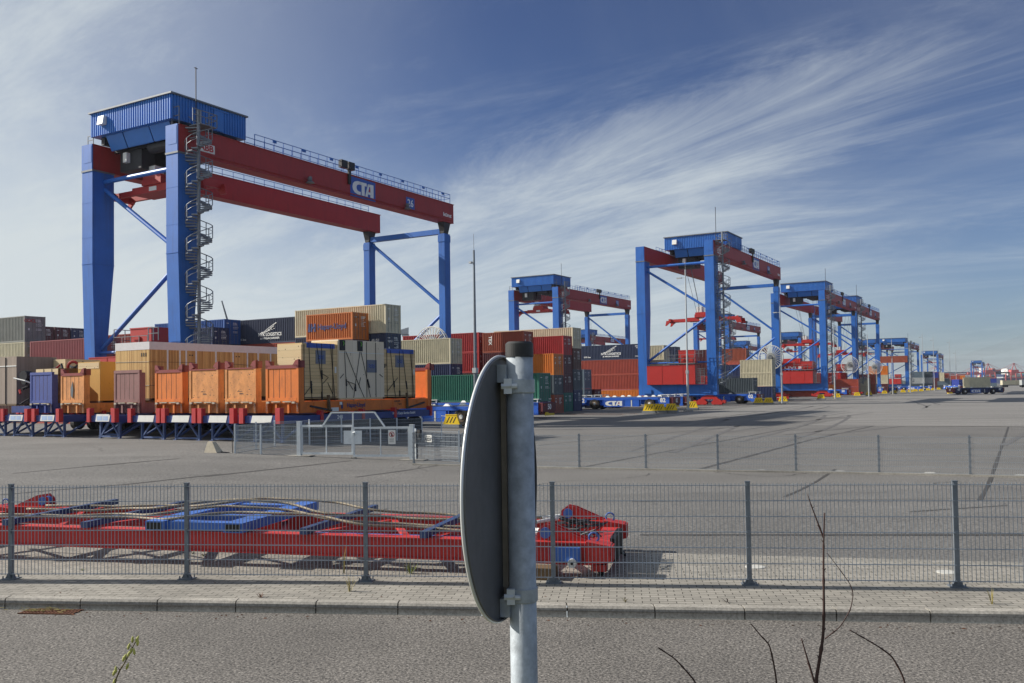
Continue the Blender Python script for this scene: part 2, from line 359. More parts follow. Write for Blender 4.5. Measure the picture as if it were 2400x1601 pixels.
M_FRED = mat('flatrack_rail_red', (134, 52, 50), .55, var=.12, scale=2, dirt=.3)
M_CHAS = mat('chassis_blue', (36, 60, 124), .5, var=.14, scale=1.5, dirt=.4, dirtcol=(40, 44, 60))
M_LEGS = mat('landing_leg_blue', (66, 88, 132), .6, var=.15, scale=2, dirt=.4, dirtcol=(40, 40, 44))
M_CRED = mat('chassis_red', (180, 44, 46), .5, var=.12, scale=4, dirt=.35, dirtcol=(110, 40, 40))
M_RUST = mat('rust', (104, 62, 38), .85, var=.3, scale=8)
M_ROPE = mat('wire_rope', (132, 122, 104), .7, .2, var=.25, scale=20, fine=.35)
M_SRED = mat('spreader_red', (188, 44, 40), .6, var=.14, scale=2.5, dirt=.65, dirtcol=(112, 40, 34), fine=.10, bump=.1)
M_SBLU = mat('spreader_blue', (62, 108, 188), .5, var=.14, scale=2.4, dirt=.45, dirtcol=(110, 120, 140), fine=.06)
M_BARK = mat('twig_bark', (62, 40, 36), .7, var=.25, scale=60)
M_BUD = mat('bud_green', (176, 176, 96), .7, var=.2, scale=80)
M_WEED = mat('dry_grass', (150, 138, 84), .85, var=.25, scale=20)
M_MOSS = mat('moss_green', (110, 120, 52), .9, var=.3, scale=20)
M_BLOCK = mat('concrete_block', (190, 180, 160), .9, var=.1, scale=3, dirt=.35, dirtcol=(130, 120, 100), bump=.3)
M_TIMB = wood('timber_dunnage', (120, 96, 66), (84, 66, 46), 'z', .14)
M_WV = wood('crate_boards_vertical', (232, 196, 128), (160, 114, 60), 'h', .11, .12)
M_WY = wood('crate_ply_yellow', (210, 166, 84), (190, 144, 66), 'h', 1.2, .01)
M_WH = wood('crate_boards_horizontal', (238, 210, 160), (206, 176, 126), 'z', .2, .05)
M_OSB = wood('crate_particle_board', (244, 232, 206), (222, 206, 178), 'h', 1.25, .006, speck=.03)
M_PALE = wood('crate_pale_board', (224, 206, 168), (206, 180, 136), 'z', .4, .02, speck=.05)
M_GRYW = wood('crate_grey_board', (164, 148, 134), (140, 126, 114), 'h', .3, .03)
M_FILM = mat('crate_film_white', (214, 210, 210), .35, var=.07, scale=4)
M_TARP = mat('tarp_blue', (46, 82, 170), .5, var=.12, scale=5)
M_PLAC = mat('placard_slate', (112, 118, 132), .6, var=.08, scale=6)
M_GREYL = mat('lamp_pole_paint', (176, 180, 182), .45, .3, var=.1, scale=2)
C_COL = {}
def cmat(name, rgb, dirt=.3, dc=None):
    if name not in C_COL:
        dc = dc or tuple(int(c * .5 + 18) for c in rgb)
        C_COL[name] = mat('container_' + name, rgb, .5, var=.1, scale=.9, dirt=dirt, dirtcol=dc, fine=.04)
    return C_COL[name]
CC = dict(beige=(204, 196, 168), grey=(140, 140, 132), dgrey=(72, 82, 88), pink=(150, 78, 78), maroon=(92, 42, 46), rust=(150, 74, 50), brown=(96, 62, 50),
          red=(168, 42, 42), brick=(164, 72, 54), navy=(48, 58, 84), blue=(48, 92, 158), dblue=(40, 52, 92), orange=(214, 122, 40), hapag=(198, 110, 44),
          green=(44, 112, 94), salmon=(190, 96, 76), brightred=(196, 44, 34), lgrey=(168, 172, 172), slate=(96, 112, 124), royal=(36, 56, 140))
for k, c in CC.items(): cmat(k, c)
M_ROD = mat('lock_rod', (120, 120, 118), .5, .5, var=.2)
# ================================================================== THE SETTING
def grid_mesh(name, xs, ys, fz, m, skew=True):
    v = []; f = []
    for y in ys:
        for x in xs:
            Y = y - (.12 * max(-40, min(40, x)) if skew else 0); v.append((x, Y, fz(x, Y)))
    n = len(xs)
    for j in range(len(ys) - 1):
        for i in range(n - 1): f.append((j * n + i, j * n + i + 1, (j + 1) * n + i + 1, (j + 1) * n + i))
    me = bpy.data.meshes.new(name); me.from_pydata(v, [], f); me.materials.append(m)
    o = bpy.data.objects.new(name, me); COL.objects.link(o); return o
xs = [-5000, -2000, -800, -400, -200, -130] + list(range(-100, 101, 2)) + [130, 200, 400, 800, 2000, 5000]
ys = [10.93] + list(range(12, 60, 1)) + list(range(60, 130, 3)) + [150, 200, 300, 500, 900, 2000, 7000]
struct(grid_mesh('ground', xs, ys, zg, M_ASPH))
struct(grid_mesh('road', [-60, -20, 0, 20, 60], [5.5, 7.5, 9, 10.74], lambda x, y: .33, M_ROAD))
struct(grid_mesh('bank', [-60, -20, -6, 0, 6, 20, 60], [-12, 1.0, 2.4, 3.2, 4.4, 5.5], lambda x, y: .33 + 1.05 * sm((5.3 - (y + .12 * max(-40, min(40, x)))) / 3.2), M_BANK))
def flat_poly(name, pts, m, z=None, dz=.004):
    mb = MB(); mb.face([(p[0], p[1], (zg(p[0], p[1]) + dz) if z is None else z) for p in pts]); return struct(mb.build(name, m))
flat_poly('pavement', [(-60, 10.93 + 4.8), (-12, 10.93 + 1.44), (0, 10.93), (14, 10.93 - 1.68), (60, 6.2), (60, 6.6), (14, 11.25), (7.13, 12.88), (1.79, 14.13), (-7.07, 16.78), (-12, 18.4), (-60, 34)], M_PAVE, .45)
kb = MB()
for i in range(-42, 42):
    x0, x1 = i + .60 + .008, i + 1.60 - .008
    f = lambda x, d: 10.76 - .12 * x + d
    jz = random.uniform(-.002, .002)
    p = [(x0, f(x0, 0), .30), (x1, f(x1, 0), .30), (x1, f(x1, .165), .30), (x0, f(x0, .165), .30)]
    kb.hexa(p + [(x0, f(x0, .006), .428 + jz), (x1, f(x1, .006), .428 + jz), (x1, f(x1, .165), .428 + jz), (x0, f(x0, .165), .428 + jz)])
    kb.hexa([(x0, f(x0, .006), .428 + jz), (x1, f(x1, .006), .428 + jz), (x1, f(x1, .165), .428 + jz), (x0, f(x0, .165), .428 + jz), (x0, f(x0, .03), .455 + jz), (x1, f(x1, .03), .455 + jz), (x1, f(x1, .165), .455 + jz), (x0, f(x0, .165), .455 + jz)])
struct(kb.build('kerb', M_KERB))
gp_ = MB(); gp_.face([(-42, 10.77 + 4.9 + .16, .40), (-42, 10.77 + 4.9, .40), (42, 10.77 - 4.95, .40), (42, 10.77 - 4.95 + .16, .40)])
struct(gp_.build('kerb_joint', M_TAR))
def ypoly(name, pts, m, dz): return flat_poly(name, [yd(u, v) for u, v in pts], m, None, dz)
ypoly('concrete_apron', [(69, 15.6), (69, -300), (3000, -300), (3000, 36.2), (87, 36.2), (87, 15.6)], M_CONC, .005)
sw = MB()
for a, b, w in (((1838, 1164.6), (1957, 1100), .05), ((2296, 1172), (2365, 996), .055), ((1361, 1096), (1894, 996), .08), ((1644, 1099), (1900, 1031), .10),
                ((480, 1117), (823, 1080), .09), ((833, 1119), (1044, 1089), .09), ((300, 1135), (520, 1111), .07), ((1900, 1031), (2050, 998), .08), ((30, 1110), (420, 1075), .06),
                ((1500, 1254), (2400, 1254), .07), ((1480, 1176), (2400, 1168), .03), ((1250, 1045), (1700, 1002), .05), ((0, 1160), (300, 1135), .05), ((2130, 1200), (2360, 1185), .05)):
    p = G(*a); q = G(*b); d = (q - p); d.z = 0; n = Vector((-d.y, d.x, 0)).normalized() * w
    K = 24; pr = None
    for i in range(K + 1):
        c = p.lerp(q, i / K); j = n * random.uniform(.75, 1.2)
        a1 = c - j; b1 = c + j; a1.z = zg(a1.x, a1.y) + .006; b1.z = zg(b1.x, b1.y) + .006
        if pr: sw.face([pr[0], a1, b1, pr[1]])
        pr = (a1, b1)
struct(sw.build('asphalt_seams', M_SEAM2))
ck = MB(); rr = random.Random(21)
for i in range(26):
    px, py = rr.uniform(0, 2400), rr.choice((rr.uniform(1120, 1250), rr.uniform(1040, 1110), rr.uniform(1000, 1060)))
    p = G(px, py); a = rr.uniform(0, 6.28); w = rr.uniform(.008, .022); pr = None
    for k in range(rr.randint(12, 34)):
        n = Vector((-sin(a), cos(a), 0)) * w * rr.uniform(.4, 1.2); a1 = p - n; b1 = p + n; a1.z = zg(a1.x, a1.y) + .0065; b1.z = zg(b1.x, b1.y) + .0065
        if pr and p.y > 17.6 + abs(p.x) * .3: ck.face([pr[0], a1, b1, pr[1]])
        pr = (a1, b1); a += rr.gauss(0, .35); p = p + Vector((cos(a), sin(a), 0)) * rr.uniform(.12, .3)
struct(ck.build('asphalt_cracks', M_TAR))
ty = MB()
for i in range(16):
    u0, v0 = rr.uniform(34, 150), rr.uniform(-6, 32); hd_ = rr.gauss(0, .12); cv = rr.gauss(0, .0025)
    for off in (-1.1, 1.1):
        pr = None; uu, vv, h_ = u0, v0 + off, hd_
        for k in range(40):
            n = .17; a1 = yd(uu, vv - n); b1 = yd(uu, vv + n); a1.z = zg(a1.x, a1.y) + .0085; b1.z = zg(b1.x, b1.y) + .0085
            if pr: ty.face([pr[0], a1, b1, pr[1]])
            pr = (a1, b1); uu += 1.1 * cos(h_); vv += 1.1 * sin(h_); h_ += cv
tm = mat('tyre_mark', (98, 96, 94), .8, var=.2, scale=.8)
struct(ty.build('tyre_marks', tm))
CR_U = [52, 95.4, 139, 182.5, 229.5, 273.6, 317.2, 361]
rl = MB(); rb = MB()
for u0 in CR_U:
    for du in (.75, 40.4):
        a = [yd(u0 + du + s * .5, vv) for s, vv in ((-1, 40.5), (1, 40.5), (1, 300), (-1, 300))]
        rb.face([(p.x, p.y, .006) for p in a])
        rl.hexa([tuple(yd(u0 + du + s, vv, z)) for z in (.0, .09) for s, vv in ((-.04, 40.8), (.04, 40.8), (.04, 300), (-.04, 300))])
struct(rb.build('rail_bed', M_RUST)); struct(rl.build('crane_rails', M_GREY))
# ================================================================== CONTAINERS
_cm = {}
WID = 2.44
def cont_meshes(L, H):
    k = (round(L, 2), round(H, 2))
    if k in _cm: return _cm[k]
    dm = M_GREY
    # frame: posts, rails, castings
    fr = MB()
    for x in (0, WID - .16):
        for y in (0, L - .16): fr.box(x, x + .16, y, y + .16, 0, H)
    for x in (0, WID - .09):
        fr.box(x, x + .09, .16, L - .16, .02, .17); fr.box(x, x + .09, .16, L - .16, H - .09, H - .005)
    for y in (0, L - .09):
        fr.box(.16, WID - .16, y, y + .09, .02, .17); fr.box(.16, WID - .16, y, y + .09, H - .12, H - .004)
    for x in (-.006, WID - .166):
        for y in (-.006, L - .166):
            for z in (-.002, H - .118): fr.box(x, x + .172, y, y + .172, z, z + .122)
    # corrugated shell
    sh = MB(); pitch = .278; n = int((L - .3) / pitch); pit = (L - .3) / n; dep = .075
    prof = []
    for i in range(n):
        y = .15 + i * pit; prof += [(y, 0), (y + pit * .28, 0), (y + pit * .5, dep), (y + pit * .78, dep)]
    prof.append((L - .15, 0))
    for x, s in ((.012, 1), (WID - .012, -1)):
        for i in range(len(prof) - 1):
            (y0, d0), (y1, d1) = prof[i], prof[i + 1]
            q = [(x + s * d0, y0, .17), (x + s * d1, y1, .17), (x + s * d1, y1, H - .08), (x + s * d0, y0, H - .08)]
            sh.face(q if s < 0 else q[::-1])
    sh.face([(.05, .1, H - .03), (WID - .05, .1, H - .03), (WID - .05, L - .1, H - .03), (.05, L - .1, H - .03)])
    sh.face([(.05, L - .1, .15), (.05, .1, .15), (WID - .05, .1, .15), (WID - .05, L - .1, .15)][::-1])
    nb = 8; pb = (WID - .3) / nb
    for i in range(nb):
        x = .15 + i * pb
        for x0, x1, d0, d1 in ((x, x + pb * .26, 0, 0), (x + pb * .26, x + pb * .5, 0, dep), (x + pb * .5, x + pb * .76, dep, dep), (x + pb * .76, x + pb, dep, 0)):
            sh.face([(x1, L - .02 - d1, .17), (x0, L - .02 - d0, .17), (x0, L - .02 - d0, H - .1), (x1, L - .02 - d1, H - .1)])
    dr = []
    for x0, x1 in ((.16, WID / 2 - .006), (WID / 2 + .006, WID - .16)):
        d = MB(); d.box(x0, x1, .045, .085, .17, H - .12)
        for z in (.17, H - .2): d.box(x0, x1, .028, .045, z, z + .08)
        for i in range(1, 4):
            z = .17 + (H - .29) * i / 4; d.box(x0 + .03, x1 - .03, .033, .045, z - .05, z + .05)
        r = MB()
        for q in (.24, .74):
            x = x0 + (x1 - x0) * q; r.cyl((x, .012, .06), (x, .012, H - .05), .017, 6)
            r.box(x - .04, x + .04, -.002, .03, .1, .16); r.box(x - .04, x + .04, -.002, .03, H - .12, H - .07)
            r.box(x - .03, x + .30 * (1 if q < .5 else -1) * .6, -.004, .02, 1.02, 1.06) if q < .5 else r.box(x - .2, x + .03, -.004, .02, 1.02, 1.06)
        dr.append((d.mesh('door', dm), r.mesh('locking_rods', M_ROD)))
    mk = MB(); rr = random.Random(int(L * 100))
    for i, z in enumerate((H - .45, H - .58, H - .74, H - .95, H - 1.1, 1.45, 1.32)):
        x = WID / 2 + .12
        while x < WID / 2 + rr.uniform(.5, .95): w = rr.uniform(.05, .12); mk.box(x, x + w, .028, .033, z, z + (.09 if i < 2 else .055)); x += w + .03
    mk.box(.4, .6, .026, .033, 1.3, 1.55); mk.box(.35, .7, .026, .033, H - .5, H - .42)
    _cm[k] = (fr.mesh('frame', dm), sh.mesh('shell', dm), dr, mk.mesh('lettering', M_LWHITE))
    return _cm[k]
def child(name, me, parent, m=None):
    o = bpy.data.objects.new(name, me); COL.objects.link(o); o.parent = parent
    if m: recolor(o, m)
    return o
def container(u, v, z, L, H, col, label, group, rz=TH, detail=True):
    fr, sh, dr, mk = cont_meshes(L, H); m = cmat(col, CC[col])
    p = yd(u, v, z)
    if not detail:
        mb = MB(); mb.box(0, WID, 0, L, 0, H); o = mb.build('shipping_container', m, None, False, p); o.rotation_euler = (0, 0, rz)
        return tag(o, label, 'container', group)
    t = thing('shipping_container', label, 'container', p, rz, group)
    child('frame', fr, t, m); child('shell', sh, t, m)
    for d, r in dr:
        dd = child('door', d, t, m); child('locking_rods', r, dd)
    child('lettering', mk, t)
    return t
ORD = ['lowest', 'second', 'third', 'fourth', 'fifth']
COLW = dict(beige='beige', grey='weathered grey', dgrey='dark grey', pink='faded pink red', maroon='dark maroon', rust='rust red', brown='brown', red='red', brick='brick red',
            navy='navy blue', blue='bright blue', dblue='dark blue', orange='orange', hapag='orange', green='dark green', salmon='salmon red', brightred='bright red',
            lgrey='light grey', slate='slate grey', royal='royal blue')
def stack(u, v, L, tiers, where, group):
    """tiers: (height, colour) from the ground up"""
    z = 0.0; res = []
    ln = 'forty foot' if L > 9 else 'twenty foot'
    for i, (h, c) in enumerate(tiers):
        pos = 'single' if len(tiers) == 1 else ('topmost' if i == len(tiers) - 1 else ORD[i] + ' from ground')
        lab = '%s %s container, %s, %s' % (COLW[c], ln, pos, where)
        if len(lab.split()) > 16: lab = lab.replace(' from ground', ' up')
        res.append(container(u, v, z, L, h - .012, c, lab, group))
        z += h
    return res
F40, F20 = 12.19, 6.06
g1 = 'containers stacked in the block under the nearest crane'; g2 = 'containers stacked in the block right of the nearest crane'
g3 = 'containers stacked under the second crane'; g4 = 'containers stacked in the distant blocks'
s = stack(59.2, 97.5, F40, [(3.05, 'brown'), (3.05, 'maroon'), (2.9, 'beige'), (2.9, 'grey')], 'far left edge', g1)
letters('OOCL', .5, M_LRED, s[3], (.62, -.03, 2.35), (1, 0, 0))
s = stack(59.4, 84.6, F40, [(3, 'brick'), (3, 'maroon'), (3, 'pink')], 'left of the big crane leg', g1)
stack(79.1, 127, F40, [(2.64, 'brown'), (2.64, 'maroon'), (2.64, 'red'), (2.64, 'maroon'), (2.64, 'maroon')], 'far behind the pink one', g1)
stack(81.75, 127, F40, [(2.64, 'brown'), (2.64, 'maroon'), (2.64, 'red'), (2.64, 'navy'), (2.64, 'maroon')], 'beside the far maroon one', g1)
stack(84.4, 127, F40, [(2.64, 'red'), (2.64, 'navy'), (2.64, 'maroon'), (2.64, 'navy'), (2.64, 'dblue')], 'left of the crane leg', g1)
s = stack(71.1, 93.8, F20, [(2.59, 'maroon'), (2.59, 'red'), (2.59, 'red'), (2.59, 'brick')], 'behind the crane railing', g1)
letters('HSS', .9, M_LWHITE, s[2], (-.02, 3, 1.3))
stack(73.75, 82.2, F40, [(2.9, 'brown'), (2.9, 'navy'), (2.9, 'navy'), (2.9, 'blue')], 'behind the spiral stair', g1)
stack(71.1, 81.2, F40, [(2.62, 'maroon'), (2.62, 'brown'), (2.62, 'navy'), (2.62, 'dblue')], 'beside the foot of the spiral stair', g1)
def wing(parent, x, y, z, k=1.0, m=None):
    mb = MB()
    for i in range(6):
        t = i / 5; y0 = y + 1.5 * k - 3.0 * k * t
        zz = z + (.25 + 1.55 * t * t) * k
        mb.bar((x, y0 + .75 * k, z + (.06 + 1.3 * t * t) * k), (x, y0 - .22 * k, zz), .01, .13 * k, (0, 0, 1))
        if i < 5: mb.bar((x, y0, z + (.02 + .9 * t) * k), (x, y0 - .42 * k, z + (.02 + .9 * t) * k), .01, .08 * k)
    mb.bar((x, y + 1.9 * k, z), (x, y + .2 * k, z + .95 * k), .01, .10 * k); mb.bar((x, y + .2 * k, z + .95 * k), (x, y - 1.65 * k, z + 1.85 * k), .01, .12 * k)
    mb.build('wing_emblem', m or M_LWHITE, parent)
def nyk(c):
    wing(c, -.02, 5.9, 1.22, .62)
    letters('NYK LOGISTICS', .52, M_LWHITE, c, (-.02, 5.9, 1.02), width=3.7, bold=.03); letters('& MEGACARRIER', .30, M_LWHITE, c, (-.02, 5.9, .58), width=3.1, bold=.03)
    letters('NYKU 5', .24, M_LWHITE, c, (-.02, 1.0, 2.2), bold=.03); letters('HC 45', .24, M_LWHITE, c, (-.02, .9, 1.92), bold=.03)
    letters('9-45-28', .22, M_LWHITE, c, (-.02, 1.1, .5), bold=.03); letters('NYK line', .34, M_LWHITE, c, (-.02, 10.4, .55), bold=.03)
s = stack(76.45, 71.8, F40, [(2.9, 'brown'), (2.9, 'blue'), (2.9, 'brick'), (2.9, 'navy')], 'right of the spiral stair', g1); nyk(s[3])
s = stack(71.5, 56.8, F40, [(2.92, 'brown'), (2.92, 'maroon'), (2.92, 'navy'), (2.9, 'beige')], 'behind the orange lettered one', g1)
letters('HJCU  45 G1', .4, M_LWHITE, s[2], (-.02, 1.9, 2.2), bold=.03); letters('HJ', .36, M_LWHITE, s[2], (-.02, 2.9, 1.6), bold=.03)
letters('HJCU 1', .28, M_LWHITE, s[2], (.7, -.03, 2.1), (1, 0, 0)); letters('45', .3, M_LWHITE, s[2], (1.8, -.03, 1.6), (1, 0, 0))
s = stack(68.7, 58.7, F20, [(2.7, 'brown'), (2.7, 'brick'), (2.7, 'maroon'), (2.68, 'hapag')], 'above the wooden crates', g1)
letters('Hapag-Lloyd', .78, M_LNAVY, s[3], (-.02, 2.65, 1.35), width=3.7, bold=.02)
def hl(parent, y, z, k, x=-.02):
    mb = MB(); 
    for a, b in ((.9, .55), (.45, .2), (-.05, -.3)): mb.prism([(x, y + a * k, z - .5 * k), (x, y + b * k, z - .5 * k), (x, y + b * k, z + .5 * k), (x, y + (a * .85) * k, z + .45 * k)], (-.006, 0, 0))
    mb.prism([(x, y + .2 * k, z - .1 * k), (x, y - .55 * k, z), (x, y + .2 * k, z + .12 * k)], (-.006, 0, 0))
    mb.build('shield_emblem', M_LNAVY, parent)
hl(s[3], 5.05, 1.35, .85)
letters('HLCU 2', .2, M_LBLK, s[3], (.65, -.03, 2.2), (1, 0, 0))
stack(87.7, 60.2, F40, [(3.02, 'navy'), (3.02, 'dblue'), (3.02, 'beige')], 'right of the last wooden crate', g1)
stack(98.5, 63.2, F40, [(2.59, 'brown'), (2.59, 'maroon'), (2.59, 'red'), (2.59, 'red')], 'behind the cable reel', g2)
stack(101.5, 63.2, F40, [(2.59, 'maroon'), (2.59, 'red'), (2.59, 'orange'), (2.59, 'orange')], 'left of the thin mast', g2)
s = stack(107.7, 70.2, F20, [(2.59, 'maroon'), (2.59, 'navy'), (2.59, 'brightred'), (2.59, 'red')], 'just left of the mast', g2)
letters('KLINE', .5, M_LWHITE, s[3], (-.02, 3, 1.9), bold=.03); letters('KL', .5, M_LWHITE, s[2], (-.02, 3, 1.9), bold=.03)
stack(112, 68, F20, [(2.6, 'brown'), (2.6, 'maroon'), (2.6, 'orange')], 'just right of the mast', g2)
s = stack(98.4, 56.5, F20, [(2.55, 'brown'), (2.55, 'maroon'), (2.55, 'maroon'), (2.57, 'rust')], 'behind the sign pole cap', g2)
letters('TEX', .62, M_LWHITE, s[3], (-.02, 4.9, 1.55), (0, 0, -1), (0, -1, 0), bold=.03)
stack(95.5, 50.8, F20, [(2.25, 'rust'), (2.35, 'dgrey'), (2.56, 'orange')], 'right of the sign pole', g2)
gc = container(80.3, 44.4, 1.7, 13.5, 2.88, 'green', 'dark green container riding on vehicle 50 on both sides of the sign pole', g2)
letters('CAPITAL', .5, M_LWHITE, gc, (-.02, 2.6, 2.2), width=2.0)
stack(103.9, 53.8, F40, [(2.44, 'green'), (2.44, 'maroon'), (2.44, 'maroon'), (2.45, 'red')], 'above the orange one by the pole', g2)
stack(107, 54, F40, [(2.75, 'dblue'), (2.75, 'dgrey'), (2.75, 'brown'), (2.75, 'beige')], 'behind the red stack by the pole', g2)
stack(121.4, 59.5, F20, [(2.88, 'slate'), (2.88, 'slate')], 'at the block corner behind vehicle 82', g2)
stack(124.8, 59.5, F20, [(2.8, 'maroon')], 'low behind vehicle 82', g2)
s = stack(143.6, 59.3, F40, [(2.59, 'orange'), (2.59, 'brick'), (2.59, 'brick'), (2.59, 'navy')], 'left of the second crane', g3); nyk(s[3])
stack(147.5, 57.1, F20, [(2.54, 'brown'), (2.54, 'navy'), (2.54, 'beige'), (2.54, 'beige')], 'between the second crane legs', g3)
s = stack(155.5, 58.0, F40, [(2.55, 'brown'), (2.55, 'dgrey'), (2.55, 'navy'), (2.55, 'navy')], 'behind the second crane railing', g3)
letters('NYK 40', .4, M_LWHITE, s[3], (-.02, 2.4, 2.1), bold=.03)
stack(164, 55.1, F20, [(2.45, 'brown'), (2.45, 'red'), (2.45, 'maroon'), (2.45, 'maroon')], 'left of the right leg of the second crane', g3)
stack(172, 45.2, F20, [(2.8, 'dblue'), (2.5, 'beige'), (2.6, 'beige')], 'behind the white cable reel', g3)
s = stack(195, 56.7, F20, [(2.77, 'brown'), (2.77, 'maroon'), (2.77, 'salmon'), (2.77, 'rust')], 'right of the second crane stair', g4)
stack(186.5, 54, F20, [(2.5, 'maroon'), (2.5, 'navy'), (2.4, 'dblue')], 'low behind the second crane brace', g4)
stack(189.5, 54, F20, [(2.5, 'maroon'), (2.5, 'dgrey'), (2.4, 'lgrey')], 'right of the dark blue trio', g4)
s = stack(231, 50.4, F40, [(2.85, 'brick'), (2.85, 'brightred'), (2.85, 'brightred')], 'between the third crane legs', g4)
letters('HYUN', 1.5, M_LWHITE, s[2], (-.02, 4.6, 1.3), width=5.2, bold=.03)
stack(258, 60, F40, [(2.59, 'brown'), (2.59, 'red'), (2.59, 'brick'), (2.59, 'brightred')], 'right of the third crane leg', g4)
stack(262, 52.0, F20, [(3.0, 'orange'), (3.0, 'brightred')], 'right of the third crane front leg', g4)
stack(262.2, 45.6, F20, [(2.2, 'brick'), (2.2, 'brick')], 'right of the mast by the third crane', g4)
stack(277, 45.3, F20, [(2.3, 'beige'), (2.3, 'beige')], 'under the fourth crane stair', g4)
s = stack(279.6, 44.0, F20, [(2.9, 'rust'), (2.9, 'brick')], 'behind the third cable reel', g4)
letters('DAL', 1.2, M_LWHITE, s[1], (-.02, 3, 1.5), bold=.03)
stack(320, 46.5, F20, [(2.95, 'maroon'), (2.95, 'beige'), (2.95, 'orange')], 'left leg of the low crane', g4)
stack(480, 53.2, F20, [(2.85, 'dgrey'), (2.85, 'lgrey'), (2.85, 'slate')], 'right of the low crane', g4)
stack(483, 50, F20, [(2.85, 'slate'), (2.85, 'lgrey'), (2.85, 'dgrey')], 'by the fifth lamp mast', g4)
stack(520, 51, F20, [(2.85, 'maroon'), (2.85, 'maroon'), (2.85, 'royal')], 'distant, left of a beige stack', g4)
stack(523, 51, F20, [(2.9, 'brick'), (2.9, 'royal'), (2.9, 'salmon')], 'distant, by the sixth lamp mast', g4)
stack(560, 52, F20, [(2.95, 'slate'), (2.95, 'beige'), (2.95, 'beige')], 'distant pale stack', g4)
stack(563, 49.8, F20, [(2.75, 'brown'), (2.75, 'slate'), (2.75, 'salmon')], 'distant, right of the pale stack', g4)
stack(620, 49, F20, [(2.5, 'maroon'), (2.5, 'maroon'), (2.5, 'brick')], 'farthest maroon stack', g4)
stack(625, 46.4, F20, [(2.5, 'royal'), (2.5, 'slate'), (2.5, 'orange')], 'farthest stack by the bridge', g4)
stack(470, 38.2, 8.4, [(2.0, 'dgrey'), (1.8, 'slate')], 'low beside the yellow barriers', g4)
stack(640, 30.0, F20, [(2.6, 'slate'), (2.6, 'royal')], 'behind the loaded vehicle', g4)
container(445, 56.2, 12.5, F40, 3.0, 'rust', 'rust red forty foot container hanging from the spreader of the low crane', g4)
# ================================================================== GANTRY CRANES (local x along the girders, y along the rails)
CW = 13.1
def leg_mesh(y0, y1):
    mb = MB()
    for z0, z1, a0, b0, a1, b1 in ((3.3, 15, .34, 1.15, 0, 2.24), (15, 23.55, 0, 2.24, 0, 2.24)):
        mb.hexa([(a0, y0, z0), (b0, y0, z0), (b0, y1, z0), (a0, y1, z0), (a1, y0, z1), (b1, y0, z1), (b1, y1, z1), (a1, y1, z1)])
    for z in (17.4, 20.6): mb.box(-.012, 2.252, y0 - .012, y1 + .012, z, z + .05)
    mb.box(-.03, 2.27, y0 - .03, y1 + .03, 14.98, 15.03)
    return mb
def cta(parent, x0, x1, z0, z1, y, right=(1, 0, 0), nrm=(0, -1, 0)):
    """white block letters C, T, A on a blue panel; the A has a small red wedge"""
    p = MB(); r = Vector(right); n = Vector(nrm); W_, H_ = x1 - x0, z1 - z0
    o = Vector((x0, y, z0)) if abs(r.x) > .5 else Vector((x0, y, z0))
    def P(a, b, d): return o + r * (a * W_) + Vector((0, 0, b * H_)) + n * d
    p.prism([P(0, 0, 0), P(1, 0, 0), P(1, 1, 0), P(0, 1, 0)], n * .03)
    sg = p.build('sign_panel', M_SBLUE, parent)
    w = MB()
    def poly(pts): w.prism([P(a, b, .032) for a, b in pts], n * .012)
    C = [(.40, .84), (.40, .68), (.34, .68), (.27, .64), (.24, .56), (.24, .44), (.27, .36), (.34, .32), (.40, .32), (.40, .16), (.28, .16), (.17, .22), (.10, .34), (.08, .5), (.10, .66), (.17, .78), (.28, .84)]
    for i in range(8):
        j = 16 - i
        w.prism([P(C[i][0], C[i][1], .032), P(C[i + 1][0], C[i + 1][1], .032), P(C[(j - 1) % 17][0], C[(j - 1) % 17][1], .032), P(C[j][0], C[j][1], .032)], n * .012)
    poly([(.36, .68), (.64, .68), (.64, .84), (.36, .84)]); poly([(.44, .16), (.56, .16), (.56, .68), (.44, .68)])
    poly([(.58, .16), (.68, .16), (.76, .84), (.70, .84)]); poly([(.70, .84), (.92, .84), (.92, .70), (.74, .70)]); poly([(.79, .16), (.92, .16), (.92, .70), (.79, .70)]); poly([(.66, .3), (.80, .3), (.80, .42), (.68, .42)])
    w.build('logo_letters', M_LWHITE, sg)
    t = MB(); t.prism([P(.715, .45, .032), P(.785, .45, .032), P(.785, .68, .032)], n * .012); t.build('logo_wedge', M_LRED, sg)
    return sg
def rail_run(mb, a, b, h=1.1, step=1.5, r=.028):
    a = Vector(a); b = Vector(b); n = max(1, round((b - a).length / step)); Z = Vector((0, 0, 1))
    for i in range(n + 1):
        p = a.lerp(b, i / n); mb.bar(p, p + Z * h, r * 2)
    for k in (1.0, .55): mb.bar(a + Z * h * k, b + Z * h * k, r * 2)
